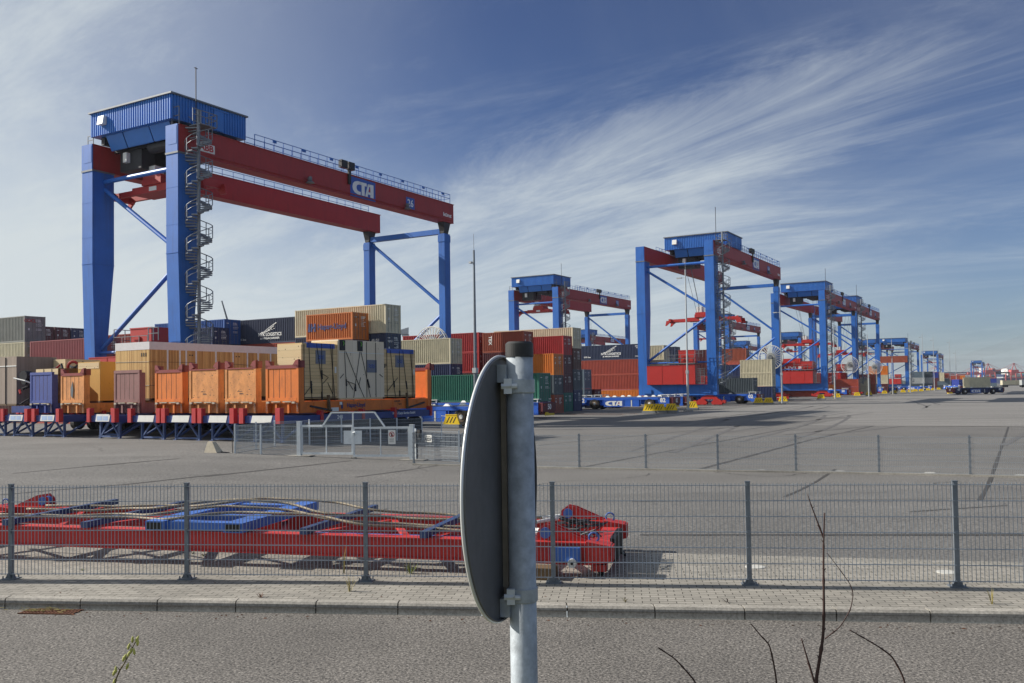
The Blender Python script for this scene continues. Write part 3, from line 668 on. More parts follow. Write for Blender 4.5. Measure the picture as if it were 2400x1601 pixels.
def build_crane(label, number, group):
    t = thing('gantry_crane', label, 'crane', (0, 0, 0), TH, group)
    for y0, y1 in ((0, 1.5), (11.6, 13.1)):
        l = leg_mesh(y0, y1).build('front_leg', M_BLUE, t)
        c = MB(); c.box(-.06, 2.3, y0 - .06, y1 + .06, 23.5, 23.66); c.build('collar', M_GREY, l)
        c = MB(); c.box(-.05, .06, y0, y1, 23.66, 26.0); c.box(-.07, -.05, y0 + .1, y1 - .35, 24.3, 25.85); c.build('cap_plate', M_BLUE, l)
        if y0 == 0:
            c = MB()
            for yy in (.75, 1.15): c.bar((.2, yy, 3.3), (-.08, yy, 6.6), .05)
            for i in range(11): c.bar((.17 - .025 * i, .75, 3.5 + .3 * i), (.17 - .025 * i, 1.15, 3.5 + .3 * i), .04)
            c.build('ladder', M_BLUE, l)
    for y0, y1, ys in ((.1, 1.42, -1), (11.68, 13.0, 1)):
        g = MB(); g.box(.06, 41.65, y0, y1, 23.68, 25.95); g.box(.06, 41.7, y0 - .09, y1 + .09, 25.95, 26.02); g.box(.06, 41.6, y0 - .07, y1 + .07, 23.62, 23.68)
        go = g.build('girder', M_RED, t)
        if ys < 0:
            c = MB(); c.tube([(3, y0 - .12, 23.95), (41, y0 - .12, 23.95)], .05, 6); c.build('conduit', M_RED, go)
            cta(go, 22.25, 26.4, 23.75, 25.85, y0 - .001)
            p = MB(); p.box(31.97, 33.55, y0 - .035, y0 - .003, 24.0, 25.33); po = p.build('number_panel', M_SBLUE, go)
            letters(number, 1.15, M_LWHITE, po, (32.76, y0 - .04, 24.66), (1, 0, 0), bold=.012)
            p = MB(); p.box(2.2, 4.05, y0 - .03, y0 - .003, 24.2, 24.95); po = p.build('maker_panel', M_WHITE, go)
            letters('ABB', .78, M_LRED, po, (3.12, y0 - .035, 24.57), (1, 0, 0), bold=.035, width=1.6)
            letters('künz', .62, M_LWHITE, go, (40.3, y0 - .005, 24.5), (1, 0, 0), bold=.03, width=1.75)
            for x in (15.8, 31.8):
                b = MB(); b.tube([(x, y0 - .35, 24.45), (x, y0 - .35, 24.12)], .2, 10); b.tube([(x, y0 - .35, 24.05), (x, y0 - .35, 23.82)], [.22, .46], 12); b.bar((x, y0, 24.3), (x, y0 - .35, 24.3), .08); b.build('bell_lamp', M_GREY, go)
            f = MB(); f.bar((22, y0 - .12, 24.9), (22, y0 - .12, 26.6), .35, .2)
            f.build('bracket', M_BLACK, go)
            for x in (20.6, 21.75):
                b = MB(); b.box(x, x + .95, y0 - .3, y0 + .15, 26.45, 27.25); b.box(x + .1, x + .85, y0 - .33, y0 - .3, 26.55, 27.15); b.build('floodlight', M_BLACK, go)
            h = MB(); rail_run(h, (8.8, y0, 26.02), (40.9, y0, 26.02), 1.12, 1.25, .026); rail_run(h, (8.8, y1, 26.02), (40.9, y1, 26.02), 1.12, 1.25, .026); rail_run(h, (40.9, y0, 26.02), (40.9, y1, 26.02), 1.12, 1.3, .026)
            for x in range(11, 40, 4): h.box(x, x + .5, y0 - .12, y0 - .03, 26.85, 27.1)
            h.build('walkway_railing', M_BLUE, go)
        else:
            h = MB(); rail_run(h, (8.8, y1, 26.02), (40.9, y1, 26.02), 1.12, 1.5, .026); h.build('walkway_railing', M_BLUE, go)
    sills = []
    for x0, x1, z0, z1 in ((.3, 1.25, 1.62, 3.3), (39.85, 40.85, 1.6, 2.7)):
        b = MB(); b.box(x0, x1, -.02, CW + .02, z0, z1); b.box(x0 - .14, x0, 1.0, 2.2, z0 + .3, z0 + .95); b.box(x0 - .14, x0, 10.9, 12.2, z0 + .3, z0 + .95); sills.append(b.build('sill_beam', M_BLUE, t))
    for y0, y1 in ((.2, 1.1), (12.0, 12.9)):
        b = MB(); b.box(39.75, 40.95, y0, y1, 2.7, 22.2); b.box(39.7, 41.0, y0 - .05, y1 + .05, 21.2, 22.0); lo = b.build('far_leg', M_BLUE, t)
        j = MB(); j.hexa([(40.0, y0 + .1, 22.2), (40.7, y0 + .1, 22.2), (40.7, y1 - .1, 22.2), (40.0, y1 - .1, 22.2), (39.6, y0, 23.62), (41.1, y0, 23.62), (41.1, y1, 23.62), (39.6, y1, 23.62)]); j.cyl((39.9, (y0 + y1) / 2, 22.5), (40.8, (y0 + y1) / 2, 22.5), .3); j.build('pinned_joint', M_DARK, lo)
    b = MB(); b.bar((40.3, 1.1, 22.55), (40.3, 12.0, 22.55), .6, .62); b.build('crossbeam', M_BLUE, t)
    def br(x, a, c, r, nm='brace'):
        b = MB(); b.tube([(x, a[0], a[1]), (x, c[0], c[1])], r, 10); b.build(nm, M_BLUE, t)
    br(1.3, (11.6, 22.7), (1.5, 22.7), .21); br(1.3, (11.6, 22.0), (1.5, 15.4), .2); br(1.0, (1.5, 14.0), (11.6, 7.2), .2); br(.9, (11.6, 6.86), (1.5, 6.86), .14)
    br(40.3, (12.0, 22.0), (1.1, 13.5), .2); br(40.3, (1.1, 12.3), (12.0, 4.2), .2)
    # bogies
    for bx in (.78, 40.35):
        for by in (1.35, 11.75):
            b = MB()
            b.prism([(bx - .3, by - 1.45, .95), (bx - .3, by + 1.45, .95), (bx - .3, by + 1.2, 1.3), (bx - .3, by + .35, 1.62), (bx - .3, by - .35, 1.62), (bx - .3, by - 1.2, 1.3)], (.6, 0, 0))
            for s in (-1, 1):
                c = by + s * 1.25
                b.prism([(bx - .36, c - .8, .12), (bx - .36, c + .8, .12), (bx - .36, c + .92, .5), (bx - .36, c + .4, .98), (bx - .36, c - .4, .98), (bx - .36, c - .92, .5)], (.16, 0, 0)); b.prism([(bx + .2, c - .8, .12), (bx + .2, c + .8, .12), (bx + .2, c + .92, .5), (bx + .2, c + .4, .98), (bx + .2, c - .4, .98), (bx + .2, c - .92, .5)], (.16, 0, 0))
            b.box(bx - .3, bx + .3, by - 2.6, by - 2.1, .3, .8); b.box(bx - .3, bx + .3, by + 2.1, by + 2.6, .3, .8)
            bo = b.build('bogie', M_BRED, t)
            w = MB()
            for s in (-1.72, -.78, .78, 1.72): w.cyl((bx - .15, by + s, .42), (bx + .15, by + s, .42), .36, 14)
            w.build('wheels', M_DARK, bo)
    # electrical house on the front sill
    e = MB(); e.box(-.55, 1.9, 3.2, 11.3, 3.36, 6.35)
    for y in (5.2, 8.7): e.box(-.58, -.55, y, y + .05, 3.36, 6.35)
    e.box(-.58, 1.92, 3.17, 11.33, 6.3, 6.38); eo = e.build('electrical_house', M_BRED, t)
    e = MB(); e.box(-.2, 1.7, 3.2, 6.0, 6.75, 8.75); e.box(-.25, 1.75, 3.15, 6.05, 8.7, 8.8); e.box(-.3, -.2, 4.6, 5.3, 7.1, 8.0); e.build('switch_cabinet', M_BRED, eo)
    e = MB(); rail_run(e, (-.5, 3.3, 6.75), (-.5, 7.8, 6.75), 1.3, 1.1, .03); rail_run(e, (-.5, 7.8, 6.75), (1.7, 7.8, 6.75), 2.0, 1.1, .03); rail_run(e, (-.5, 1.9, 7.6), (-.5, 3.2, 7.6), 1.1, .7, .03); e.box(-.5, 1.7, 3.2, 7.8, 6.62, 6.75); e.build('service_platform', M_GREY, eo)
    e = MB()
    for i in range(9): e.bar((-.4, 1.75 + .0, 3.6 + i * .27), (-.4, 3.05, 3.6 + i * .27), .05)
    for y in (1.75, 2.4, 3.05): e.bar((-.4, y, 3.5), (-.4, y, 5.9), .06)
    for i in range(5): e.bar((-.4, 1.75, 3.6 + i * .54), (1.2, 1.75, 3.6 + i * .54), .05)
    e.box(-.4, 1.2, 1.75, 3.05, 3.42, 3.5); e.build('stair_cage', M_GREY, eo)
    # machinery house with corrugated cladding
    H0 = thing('x', '', '') ; H0.name = 'machinery_house'; del H0['label']; del H0['category']; H0.parent = t
    sh = MB(); X1, Y0, Y1, Z0, Z1 = 8.4, 1.1, 12.2, 26.72, 28.85
    def clad(p0, p1, nrm):
        p0 = Vector(p0); p1 = Vector(p1); n = Vector(nrm); Ln = (p1 - p0).length; k = int(Ln / .30); d = (p1 - p0) / k
        for i in range(k):
            q = p0 + d * i
            pr = [(0, 0), (.40, 0), (.5, -.09), (.90, -.09), (1, 0)]
            for (a, da), (b_, db) in zip(pr, pr[1:]):
                A = q + d * a + n * da; B = q + d * b_ + n * db
                sh.face([A + Vector((0, 0, Z0)), B + Vector((0, 0, Z0)), B + Vector((0, 0, Z1)), A + Vector((0, 0, Z1))])
    clad((0, Y1, 0), (0, Y0, 0), (-1, 0, 0)); clad((0, Y0, 0), (X1, Y0, 0), (0, -1, 0)); clad((X1, Y0, 0), (X1, Y1, 0), (1, 0, 0)); clad((X1, Y1, 0), (0, Y1, 0), (0, 1, 0))
    sh.face([(0, Y0, Z0), (0, Y1, Z0), (X1, Y1, Z0), (X1, Y0, Z0)])
    sh.build('cladding', M_HBLUE, H0)
    r = MB(); r.hexa([(-.18, Y0 - .16, Z1), (X1 + .18, Y0 - .16, Z1), (X1 + .18, Y1 + .16, Z1), (-.18, Y1 + .16, Z1), (-.18, Y0 - .16, Z1 + .14), (X1 + .18, Y0 - .16, Z1 + .14), (X1 + .18, Y1 + .16, Z1 + .14), (-.18, Y1 + .16, Z1 + .14)]); r.build('roof', M_GREY, H0)
    v = MB(); v.hexa([(-.45, 9.9, 27.55), (-.0, 9.9, 27.55), (0, 10.7, 27.55), (-.45, 10.7, 27.55), (-.3, 9.9, 28.35), (0, 9.9, 28.35), (0, 10.7, 28.35), (-.3, 10.7, 28.35)]); v.build('vent_hood', M_WHITE, H0)
    v = MB(); v.box(X1 * .55, X1 * .55 + 1.0, Y0 - .04, Y0 - .003, 26.8, 28.6); v.box(X1 * .5, X1 * .75, Y0 - .06, Y0 - .003, 28.62, 28.74); v.build('side_door', M_HBLUE, H0)
    v = MB()
    for y0, y1 in ((2.0, 4.6), (4.75, 8.2), (8.35, 10.6)):
        v.hexa([(1.0, y0, 25.45), (1.1, y0, 25.42), (1.1, y1, 25.42), (1.0, y1, 25.45), (.45, y0, 26.7), (.55, y0, 26.7), (.55, y1, 26.7), (.45, y1, 26.7)])
    v.build('skirt_panels', M_HBLUE, H0)
    v = MB(); v.box(1.2, 7.6, 2.0, 11.0, 26.1, 26.7)
    for y in (1.6, 11.0): v.box(.6, 7.8, y, y + .5, 26.02, 26.7)
    for x in (1.6, 3.4, 5.0, 6.6):
        v.box(x, x + .35, 2.0, 11.0, 25.4, 26.1); v.cyl((x + .2, 3.5, 25.2), (x + .2, 6.0, 25.2), .5, 14)
    v.box(1.8, 3.2, 7.4, 10.4, 23.6, 25.4); v.box(2.0, 5.8, 2.2, 3.4, 24.2, 25.4); v.box(5.0, 7.0, 8.2, 10.6, 24.0, 25.4); v.build('trolley_frame', M_DARK, H0)
    v = MB(); v.box(1.4, 1.9, 9.0, 9.5, 24.3, 25.2); v.box(1.5, 2.4, 4.0, 4.7, 24.9, 25.6); v.build('control_cabinet', M_WHITE, H0)
    h = MB(); rail_run(h, (.3, .5, 26.02), (.3, 1.4, 26.02), 1.7, .9, .03); rail_run(h, (.2, 12.1, 26.05), (.2, 12.9, 26.05), .9, .8, .03); h.build('hatch_rail', M_GREY, H0)
    # spreader with ropes
    S0 = thing('x', '', ''); S0.name = 'spreader'; del S0['label']; del S0['category']; S0.parent = t
    b = MB(); b.box(2.3, 4.7, 3.6, 9.4, .1, .75); b.box(2.1, 4.9, 5.2, 7.8, .75, 1.25)
    for x in (2.5, 4.2):
        for y0, y1, yt in ((3.6, .5, -1), (9.4, 12.5, 1)): b.box(x, x + .35, min(y0, y1), max(y0, y1), .15, .62)
    for y in (.35, 12.45): b.box(2.3, 4.75, y - .18, y + .18, 0, .7)
    for y in (.3, 12.5):
        for x in (2.3, 4.7):
            b.prism([(x - .1, y - .5, .4), (x - .1, y + .5, .4), (x - .1, y + (.7 if y > 6 else .1), -.5), (x - .1, y + (.5 if y > 6 else -.7), -.5)], (.2, 0, 0))
    b.build('spreader_beam', M_BRED, S0)
    b = MB(); b.box(2.2, 4.8, 5.3, 7.7, 1.25, 1.6); b.build('head_block', M_BRED, S0)
    b = MB(); b.box(2.6, 3.6, 6.6, 7.6, 1.6, 2.6); b.box(2.27, 2.3, 6.0, 7.0, .22, .6); b.build('cable_basket', M_WHITE, S0)
    # spiral stair at the right front leg
    st = MB(); ax, ay = 1.3, -1.05; pitch = 2.83; nst = 14; z = 3.4; k = 0
    st.cyl((ax, ay, 3.0), (ax, ay, 27.3), .15, 10)
    while z < 26.0:
        a = 2 * pi * k / nst + 2.1; a2 = a + 2 * pi / nst * 1.12
        st.hexa([(ax + .1 * cos(a), ay + .1 * sin(a), z - .1), (ax + 1.12 * cos(a), ay + 1.12 * sin(a), z - .1), (ax + 1.12 * cos(a2), ay + 1.12 * sin(a2), z - .1), (ax + .1 * cos(a2), ay + .1 * sin(a2), z - .1),
                 (ax + .1 * cos(a), ay + .1 * sin(a), z), (ax + 1.12 * cos(a), ay + 1.12 * sin(a), z), (ax + 1.12 * cos(a2), ay + 1.12 * sin(a2), z), (ax + .1 * cos(a2), ay + .1 * sin(a2), z)])
        z += pitch / nst; k += 1
    so_ = st.build('spiral_stair', M_STAIR, t)
    rl_ = MB(); pts = []; pm = []
    for i in range(k):
        a = 2 * pi * i / nst + 2.1; zz = 3.4 + pitch * i / nst; p = Vector((ax + 1.12 * cos(a), ay + 1.12 * sin(a), zz))
        pts.append(p + Vector((0, 0, 1.05))); pm.append(p + Vector((0, 0, .55)))
        if i % 2 == 0: rl_.bar(p, p + Vector((0, 0, 1.05)), .055)
    rl_.tube(pts, .042, 6); rl_.tube(pm, .026, 5); rl_.build('handrail', M_STAIR, so_)
    rk = MB()
    for i in range(8):
        zz = 5.2 + pitch * i; rk.bar((ax, 0, zz), (ax, ay, zz), .1)
    rk.build('stair_brackets', M_STAIR, so_)
    tp = MB(); tp.box(1.2, 3.0, -1.4, .0, 26.05, 26.12); rail_run(tp, (.4, -1.4, 26.1), (3.0, -1.4, 26.1), 1.1, .8, .03); rail_run(tp, (3.0, -1.4, 26.1), (3.0, 0, 26.1), 1.1, .8, .03); tp.build('stair_landing', M_STAIR, so_)
    an = MB(); an.cyl((2.1, .2, 26), (2.1, .2, 31.5), .045, 6); an.cyl((1.9, .2, 31.4), (2.3, .2, 31.4), .03, 6); an.build('antenna', M_DARK, t)
    # cable reel
    R = MB(); cx, cy, cz = 39.2, 1.7, 8.4
    R.ring((cx, cy, cz), (1, 0, 0), 2.35, .06, 40, 6); R.ring((cx - .45, cy, cz), (1, 0, 0), 2.35, .06, 40, 6)
    for i in range(28):
        a = 2 * pi * i / 28
        for dx in (0, -.45): R.bar((cx + dx, cy + .5 * cos(a), cz + .5 * sin(a)), (cx + dx, cy + 2.35 * cos(a), cz + 2.35 * sin(a)), .12, .05)
    ro = R.build('cable_reel', mat('reel_pale', (214, 214, 208), .5, .05), t)
    R = MB(); R.cyl((cx - .7, cy, cz), (cx + .9, cy, cz), .35, 16); R.cyl((cx - .45, cy, cz), (cx, cy, cz), .85, 24); R.build('reel_drum', M_GREY, ro)
    return t
def ropes(t, sz, hx):
    b = MB()
    for x, y, xt, yt in ((2.5, 5.5, 1.8, 3.4), (4.5, 5.5, 5.2, 3.4), (2.5, 7.5, 1.8, 9.6), (4.5, 7.5, 5.2, 9.6), (2.5, 6.2, 1.8, 4.4), (2.5, 6.9, 1.8, 8.6)):
        b.tube([(x + hx, y, sz + 1.6), (xt + hx, yt, 25.6)], .035, 5)
    b.build('hoist_ropes', M_GREY, t)
GC = 'gantry cranes standing over the container blocks'
def setup(t, u, v, hx, sz, label=None, zs=1.0):
    t.location = yd(u, v); t.scale = (1, 1, zs)
    if label: t['label'] = label
    for c in kids(t):
        if c.name.startswith('machinery_house'): c.location = (hx, 0, 0)
        if c.name.startswith('spreader'): c.location = (hx, 0, sz)
    if sz < 21: ropes(t, sz, hx)
proto = build_crane('nearest big blue gantry crane with red girders numbered 26', '26', GC)
others = [(139, 45.25, 10.8, 14.2, 'second blue gantry crane with red box between its legs and lowered red spreader', 1, '24'),
          (182.5, 95.6, 0, 20.6, 'blue gantry crane numbered 23 seen behind the container stacks left of the second crane', 1, '23'),
          (229.5, 47.1, 6.4, 12.9, 'third gantry crane of the front row, overlapping the second crane', 1, '22'),
          (273.6, 47.6, 7.5, 11.6, 'fourth gantry crane of the front row, its far leg half shaded', 1, '21'),
          (447, 56.0, 0, 15.6, 'lower gantry crane lifting a rust red container far down the row', .82, '18'),
          (805, 78.5, 0, 19.0, 'small far gantry crane right of the one lifting a container', 1, '12'),
          (1215, 71, 0, 20, 'farthest gantry crane, pale and alone near the loaded vehicle', 1, '8'),
          (317, 98.2, 3, 20, 'gantry crane framed between the legs of the second crane', 1, '20'),
          (361, 174, 2, 20, 'distant gantry crane whose top shows over the dark blue lettered container', 1, '19'),
          (453, 104.7, 0, 19, 'distant gantry crane framed between the legs of the third front crane', 1, '17'),
          (560, 86.5, 0, 20, 'distant gantry crane just left of the lower crane lifting a container', 1, '16'),
          (520, 150, 0, 20, 'distant gantry crane low behind the second crane girder', 1, '15')]
copies = []
for o in others: copies.append(dup(proto))
def renum(t, num):
    for g in kids(t):
        for p in kids(g):
            if p.name.startswith('number_panel'):
                for l in kids(p): bpy.data.objects.remove(l)
                letters(num, 1.15, M_LWHITE, p, (32.76, .06, 24.66), (1, 0, 0), bold=.012)
setup(proto, 51.9, 63.4, .25, 21.3)
for c, (u, v, hx, sz, lab, zs, num) in zip(copies, others):
    setup(c, u, v, hx, sz, lab, zs)
    if u < 330: renum(c, num)
# ================================================================== AUTOMATED FLATBED VEHICLES (local x along the vehicle 0..14.8, y across 0..3)
def build_agv(label, num, group):
    t = thing('flatbed_vehicle', label, 'transport vehicle', (0, 0, 0), 0, group)
    b = MB(); b.box(1.0, 13.8, .25, 2.75, .55, 1.3)
    b.box(.55, 14.25, .0, 3.0, 1.3, 1.62)
    for x in (4.6, 10.2): b.box(x - .04, x + .04, .02, 2.98, .6, 1.3)
    b.build('chassis', M_AGV, t)
    d = MB(); d.box(.7, 14.1, .2, 2.8, 1.62, 1.68); d.build('deck', M_GREY, t)
    for x0, x1 in ((4.75, 7.5), (7.6, 8.75), (9.0, 10.0)):
        for y0, y1 in ((-.02, .25), (2.75, 3.02)):
            p = MB(); p.box(x0, x1, y0, y1, .38, 1.26); p.build('side_cabinet', M_AGV, t)
    for y, r, n in ((-.025, (1, 0, 0), (0, -1, 0)), (3.025, (-1, 0, 0), (0, 1, 0))):
        cta(t, 4.75 if r[0] > 0 else 7.75, 7.75 if r[0] > 0 else 10.75, .34, 1.3, y, r, n)
    p = MB(); p.box(8.8, 8.95, -.03, .2, .4, 1.25); p.box(8.8, 8.95, 2.8, 3.03, .4, 1.25); p.build('side_pipe', M_WHITE, t)
    for x in (3.3, 11.5):
        for y0, y1, ys in ((.0, .62, -1), (2.38, 3.0, 1)):
            w = MB(); w.tube([(x, y0, .76), (x, y0 + .06, .76), (x, y1 - .06, .76), (x, y1, .76)], [.66, .76, .76, .66], 28); wo = w.build('wheel', M_TYRE, t)
            q = MB(); ye = y0 if ys < 0 else y1
            q.tube([(x, ye - .01 * -ys * -1, .76), (x, ye + .02 * ys, .76)], .40, 20); q.build('rim', M_RIM, wo)
            q = MB(); q.tube([(x, ye + .02 * ys, .76), (x, ye + .09 * ys, .76)], [.2, .15], 14); q.build('hub', M_WHITE, wo)
    for x0, x1, xs in ((0, .5, -1), (14.3, 14.8, 1)):
        e = MB(); e.box(x0, x1, .1, 2.9, .7, 1.6); e.box(x0 + .1, x1 - .1, .2, 2.8, .4, .7); eo = e.build('end_bumper', M_AGVB, t)
        xe = x0 if xs < 0 else x1
        s = MB(); s.box(xe - .02, xe + .02, .5, 2.5, .28, .5); s.box(xe - .05, xe + .05, .7, 1.2, .38, .62); s.build('sensor_bar', M_YEL, eo)
        letters(num, .75, M_LWHITE, eo, (xe + .006 * xs, 1.5, 1.14), (0, xs, 0), bold=.03)
        c = MB(); cx0, cx1 = (.5, 2.1) if xs < 0 else (12.7, 14.3)
        c.box(cx0, cx1, .0, 3.0, 1.0, 1.6); c.prism([(cx0, 0, .35), (cx0 + (.75 if xs < 0 else 1.6), 0, .35), (cx1, 0, 1.0), (cx0, 0, 1.0)] if xs < 0 else [(cx0 + .85, 0, .35), (cx1, 0, .35), (cx1, 0, 1.0), (cx0, 0, 1.0)], (0, 3.0, 0))
        c.build('end_cowl', M_AGV, t)
        for yy, r in ((-.008, (1, 0, 0)), (3.008, (-1, 0, 0))): letters(num, .78, M_LWHITE, t, ((cx0 + cx1) / 2 - .1 * xs, yy, 1.2), r, bold=.04)
        for y in (.1, 2.3):
            g = MB(); a = x0 + .6 if xs < 0 else x0 - 1.3
            g.box(a, a + 1.3, y, y + .6, 1.9, 1.98); g.box(a + .1, a + .2, y + .05, y + .55, 1.6, 1.9); g.box(a + 1.1, a + 1.2, y + .05, y + .55, 1.6, 1.9); g.build('corner_table', M_WHITE, t)
        l = MB(); l.box(xe - .03, xe + .03, .35, .55, 1.3, 1.42); l.build('signal_light', M_LRED, eo)
    for x in (4.9, 9.6):
        for y in (.15, 2.45):
            g = MB(); g.hexa([(x, y, 1.66), (x + .7, y, 1.66), (x + .7, y + .4, 1.66), (x, y + .4, 1.66), (x + .15, y + .1, 1.86), (x + .45, y + .1, 1.86), (x + .45, y + .3, 1.86), (x + .15, y + .3, 1.86)]); g.build('container_guide', M_WHITE, t)
    return t
GA = 'driverless blue flatbed vehicles at the block ends'
# local x -> -v (front toward the apron): rotation so that +x runs along -v and +y along +u
RA = TH - pi / 2
def put_agv(t, u, vend): t.location = yd(u, vend + 14.8); t.rotation_euler = (0, 0, RA)
AG = [(115.3, 43.5, '82', 'blue flatbed vehicle numbered 82 in front of the brick red containers'),
      (80.0, 43.9, '50', 'blue flatbed vehicle numbered 50 with maroon end, right of the sign pole'),
      (62.2, 38.4, '26', 'blue flatbed vehicle beside the loaded flat racks, half hidden by the round sign'),
      (120.7, 43.6, '66', 'blue flatbed vehicle numbered 66 behind the first tall lamp mast'),
      (149.2, 41.4, '02', 'blue flatbed vehicle numbered 02 carrying a dark grey container'),
      (251.5, 46.2, '20', 'small distant flatbed vehicle numbered 20 between the third and fourth cranes'),
      (236, 49, '31', 'dark flatbed vehicle under the sill of the third crane'),
      (303, 45.0, '33', 'distant flatbed vehicle left of the low crane'),
      (322, 44.0, '37', 'distant flatbed vehicle under the red box of the low crane'),
      (430, 44.5, '41', 'distant flatbed vehicle right of the low crane')]
for u, ve, n, lab in AG: put_agv(build_agv(lab, n, GA), u, ve)
container(149.5, 42.4, 1.7, F20, 2.59, 'dgrey', 'dark grey twenty foot container riding on vehicle 02', g3)
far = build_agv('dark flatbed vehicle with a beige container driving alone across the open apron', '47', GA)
hd = atan2((UV * .69 - VV * .73).y, (UV * .69 - VV * .73).x)
m_shaded = mat('vehicle_blue_shaded', (30, 42, 84), .5, var=.15, scale=1.5, dirt=.3)  # vehicle blue darkened: shade on the lone vehicle is put into its colour
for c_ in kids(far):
    if c_.type == 'MESH' and c_.data.materials[0] == M_AGV: recolor(c_, m_shaded)
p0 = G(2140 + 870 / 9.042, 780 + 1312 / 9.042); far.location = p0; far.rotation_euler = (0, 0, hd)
def on(p, x, y, z, a): return Vector((p.x + x * cos(a) - y * sin(a), p.y + x * sin(a) + y * cos(a), p.z + z))
q = on(p0, 10.6, .3, 1.7, hd)
fc = container(0, 0, 0, F20, 2.6, 'beige', 'pale twenty foot container riding on the lone vehicle on the apron', g4, hd + pi / 2); fc.location = on(p0, 10.9, .28, 1.7, hd)
letters('OOCL', .6, M_LRED, fc, (2.45, 4.4, 2.1), (0, 1, 0), width=1.4)
# ================================================================== BARRIERS
def build_barrier(label, group):
    t = thing('striped_barrier', label, 'barrier', (0, 0, 0), 0, group)
    b = MB(); b.prism([(-.85, -.22, .05), (.85, -.22, .05), (.78, -.2, .3), (-.78, -.2, .3)], (0, .44, 0)); b.build('base', M_GREY, t)
    b = MB(); b.prism([(-.78, -.06, .3), (.78, -.06, .3), (.5, -.06, 1.0), (-.5, -.06, 1.0)], (0, .12, 0)); b.box(-.55, .55, -.09, .09, 1.0, 1.08); po = b.build('panel', M_YEL, t)
    s = MB()
    for i in range(3):
        x = -.48 + i * .3
        s.prism([(x, -.068, .42), (x + .09, -.068, .42), (x + .36, -.068, .88), (x + .27, -.068, .88)], (0, .136, 0))
    s.build('stripes', M_BLACK, po)
    s = MB(); s.cyl((-.5, 0, .93), (-1.0, 0, .96), .03, 8); s.build('warning_arm', M_WHITE, po)
    return t
GB = 'yellow and black striped barriers along the block ends'
bar0 = build_barrier('x', GB)
BS = [(59.2, 40.6, 'yellow striped barrier close behind the fence left of the round sign'), (97.2, 39.5, 'left one of three yellow barriers overlapping in front of vehicle 82'), (98.0, 38.6, 'middle one of three yellow barriers overlapping in front of vehicle 82'),
      (98.8, 37.5, 'right one of three yellow barriers overlapping in front of vehicle 82'), (111.8, 39.6, 'yellow striped barrier right behind the first tall lamp mast'),
      (142.6, 39.7, 'left half of the yellow barrier pair before vehicle 02'), (142.9, 38.2, 'right half of the yellow barrier pair before vehicle 02'), (154.5, 38.9, 'dull yellow barrier behind the second lamp mast'),
      (185, 39.2, 'yellow barrier in front of the red bogie of the third crane'), (199, 38.9, 'dull yellow barrier just left of the third lamp mast'), (224, 39.3, 'yellow barrier left of the fourth lamp mast'), (238, 39, 'dull yellow barrier touching the fourth lamp mast'),
      (267.5, 39.8, 'yellow barrier left of the fifth lamp mast'), (283, 39.5, 'dull yellow barrier right before the fifth lamp mast'), (299, 39.2, 'yellow barrier below the low crane red box'), (314, 39, 'dull yellow barrier at the low crane bogie'),
      (331, 39.6, 'yellow barrier left of the sixth lamp mast'), (334, 38.1, 'yellow barrier pair mate right beside the sixth mast'), (372, 40.1, 'yellow barrier between the two distant masts'), (378, 39, 'right mate of the barrier between two distant masts'),
      (408, 40, 'small yellow barrier beyond the seventh mast'), (452, 41, 'small yellow barrier below the distant slate container'), (478, 40.9, 'farthest yellow barrier near the loaded vehicle')]
for i, (u, v, lab) in enumerate(BS):
    b = bar0 if i == 0 else dup(bar0)
    b['label'] = lab; b.location = yd(u, v, zg(*yd(u, v).xy)); b.rotation_euler = (0, 0, RA)
# ================================================================== LAMP MASTS
def build_lamp(label, h, group):
    t = thing('lamp_mast', label, 'lamp post', (0, 0, 0), TH, group)
    b = MB(); b.tube([(0, 0, 0), (0, 0, 4.6), (0, 0, 4.7), (0, 0, h)], [.15, .145, .115, .075], 12); b.build('pole', M_GREYL, t)
    b = MB(); b.box(-.45, .45, -.45, .45, 0, .12); b.build('foot', M_KERB, t)
    b = MB(); b.bar((0, 0, h - 1.0), (0, .8, h - .95), .07); b.box(-.14, .14, .5, 1.1, h - 1.05, h - .9); b.build('lamp_head', M_GREYL, t)
    b = MB(); b.box(-.2, .16, -.16, .16, 4.55, 4.95); b.build('fuse_box', M_GREYL, t)
    b = MB(); b.cyl((0, 0, h), (0, 0, h + 1.3), .02, 5); b.build('lightning_rod', M_GREYL, t)
    return t
GL = 'lamp masts in a row along the block ends'
LP = [((1613, 964), 17.2, 'tall lamp mast in front of the second crane red box'), ((1833.5, 947.3), 15.5, 'lamp mast right of the second crane cable reel'), ((1957.5, 936), 14.5, 'lamp mast right of the third crane front leg'), ((2036.8, 931), 14, 'lamp mast crossing the third cable reel'),
      ((2093, 924.6), 15, 'lamp mast in front of the low crane red box'), ((2134, 920.8), 15, 'lamp mast at the right leg of the low crane'), ((2165, 918.2), 20, 'lamp mast just right of the low crane'), ((2190.5, 916.4), 20, 'lamp mast in front of the small far crane'),
      ((2228, 912.8), 22, 'distant lamp mast left of the loaded vehicle'), ((2242, 911.6), 18, 'most distant lamp mast beside the blue container')]
l0 = None
for i, (p, h, lab) in enumerate(LP):
    t = build_lamp(lab, h, GL); t.location = G(*p); t.location.z = 0
m1 = build_lamp('dark lamp mast with antenna between the near crane and the sign pole', 14.4, GL); m1.location = yd(57, 36.9, .0); m1.scale = (1, 1, .93)
for c_ in kids(m1):
    if c_.name.startswith('lamp_head'): c_.scale = (1, .35, 1)
    if c_.name.startswith('pole'): recolor(c_, M_GALVP)
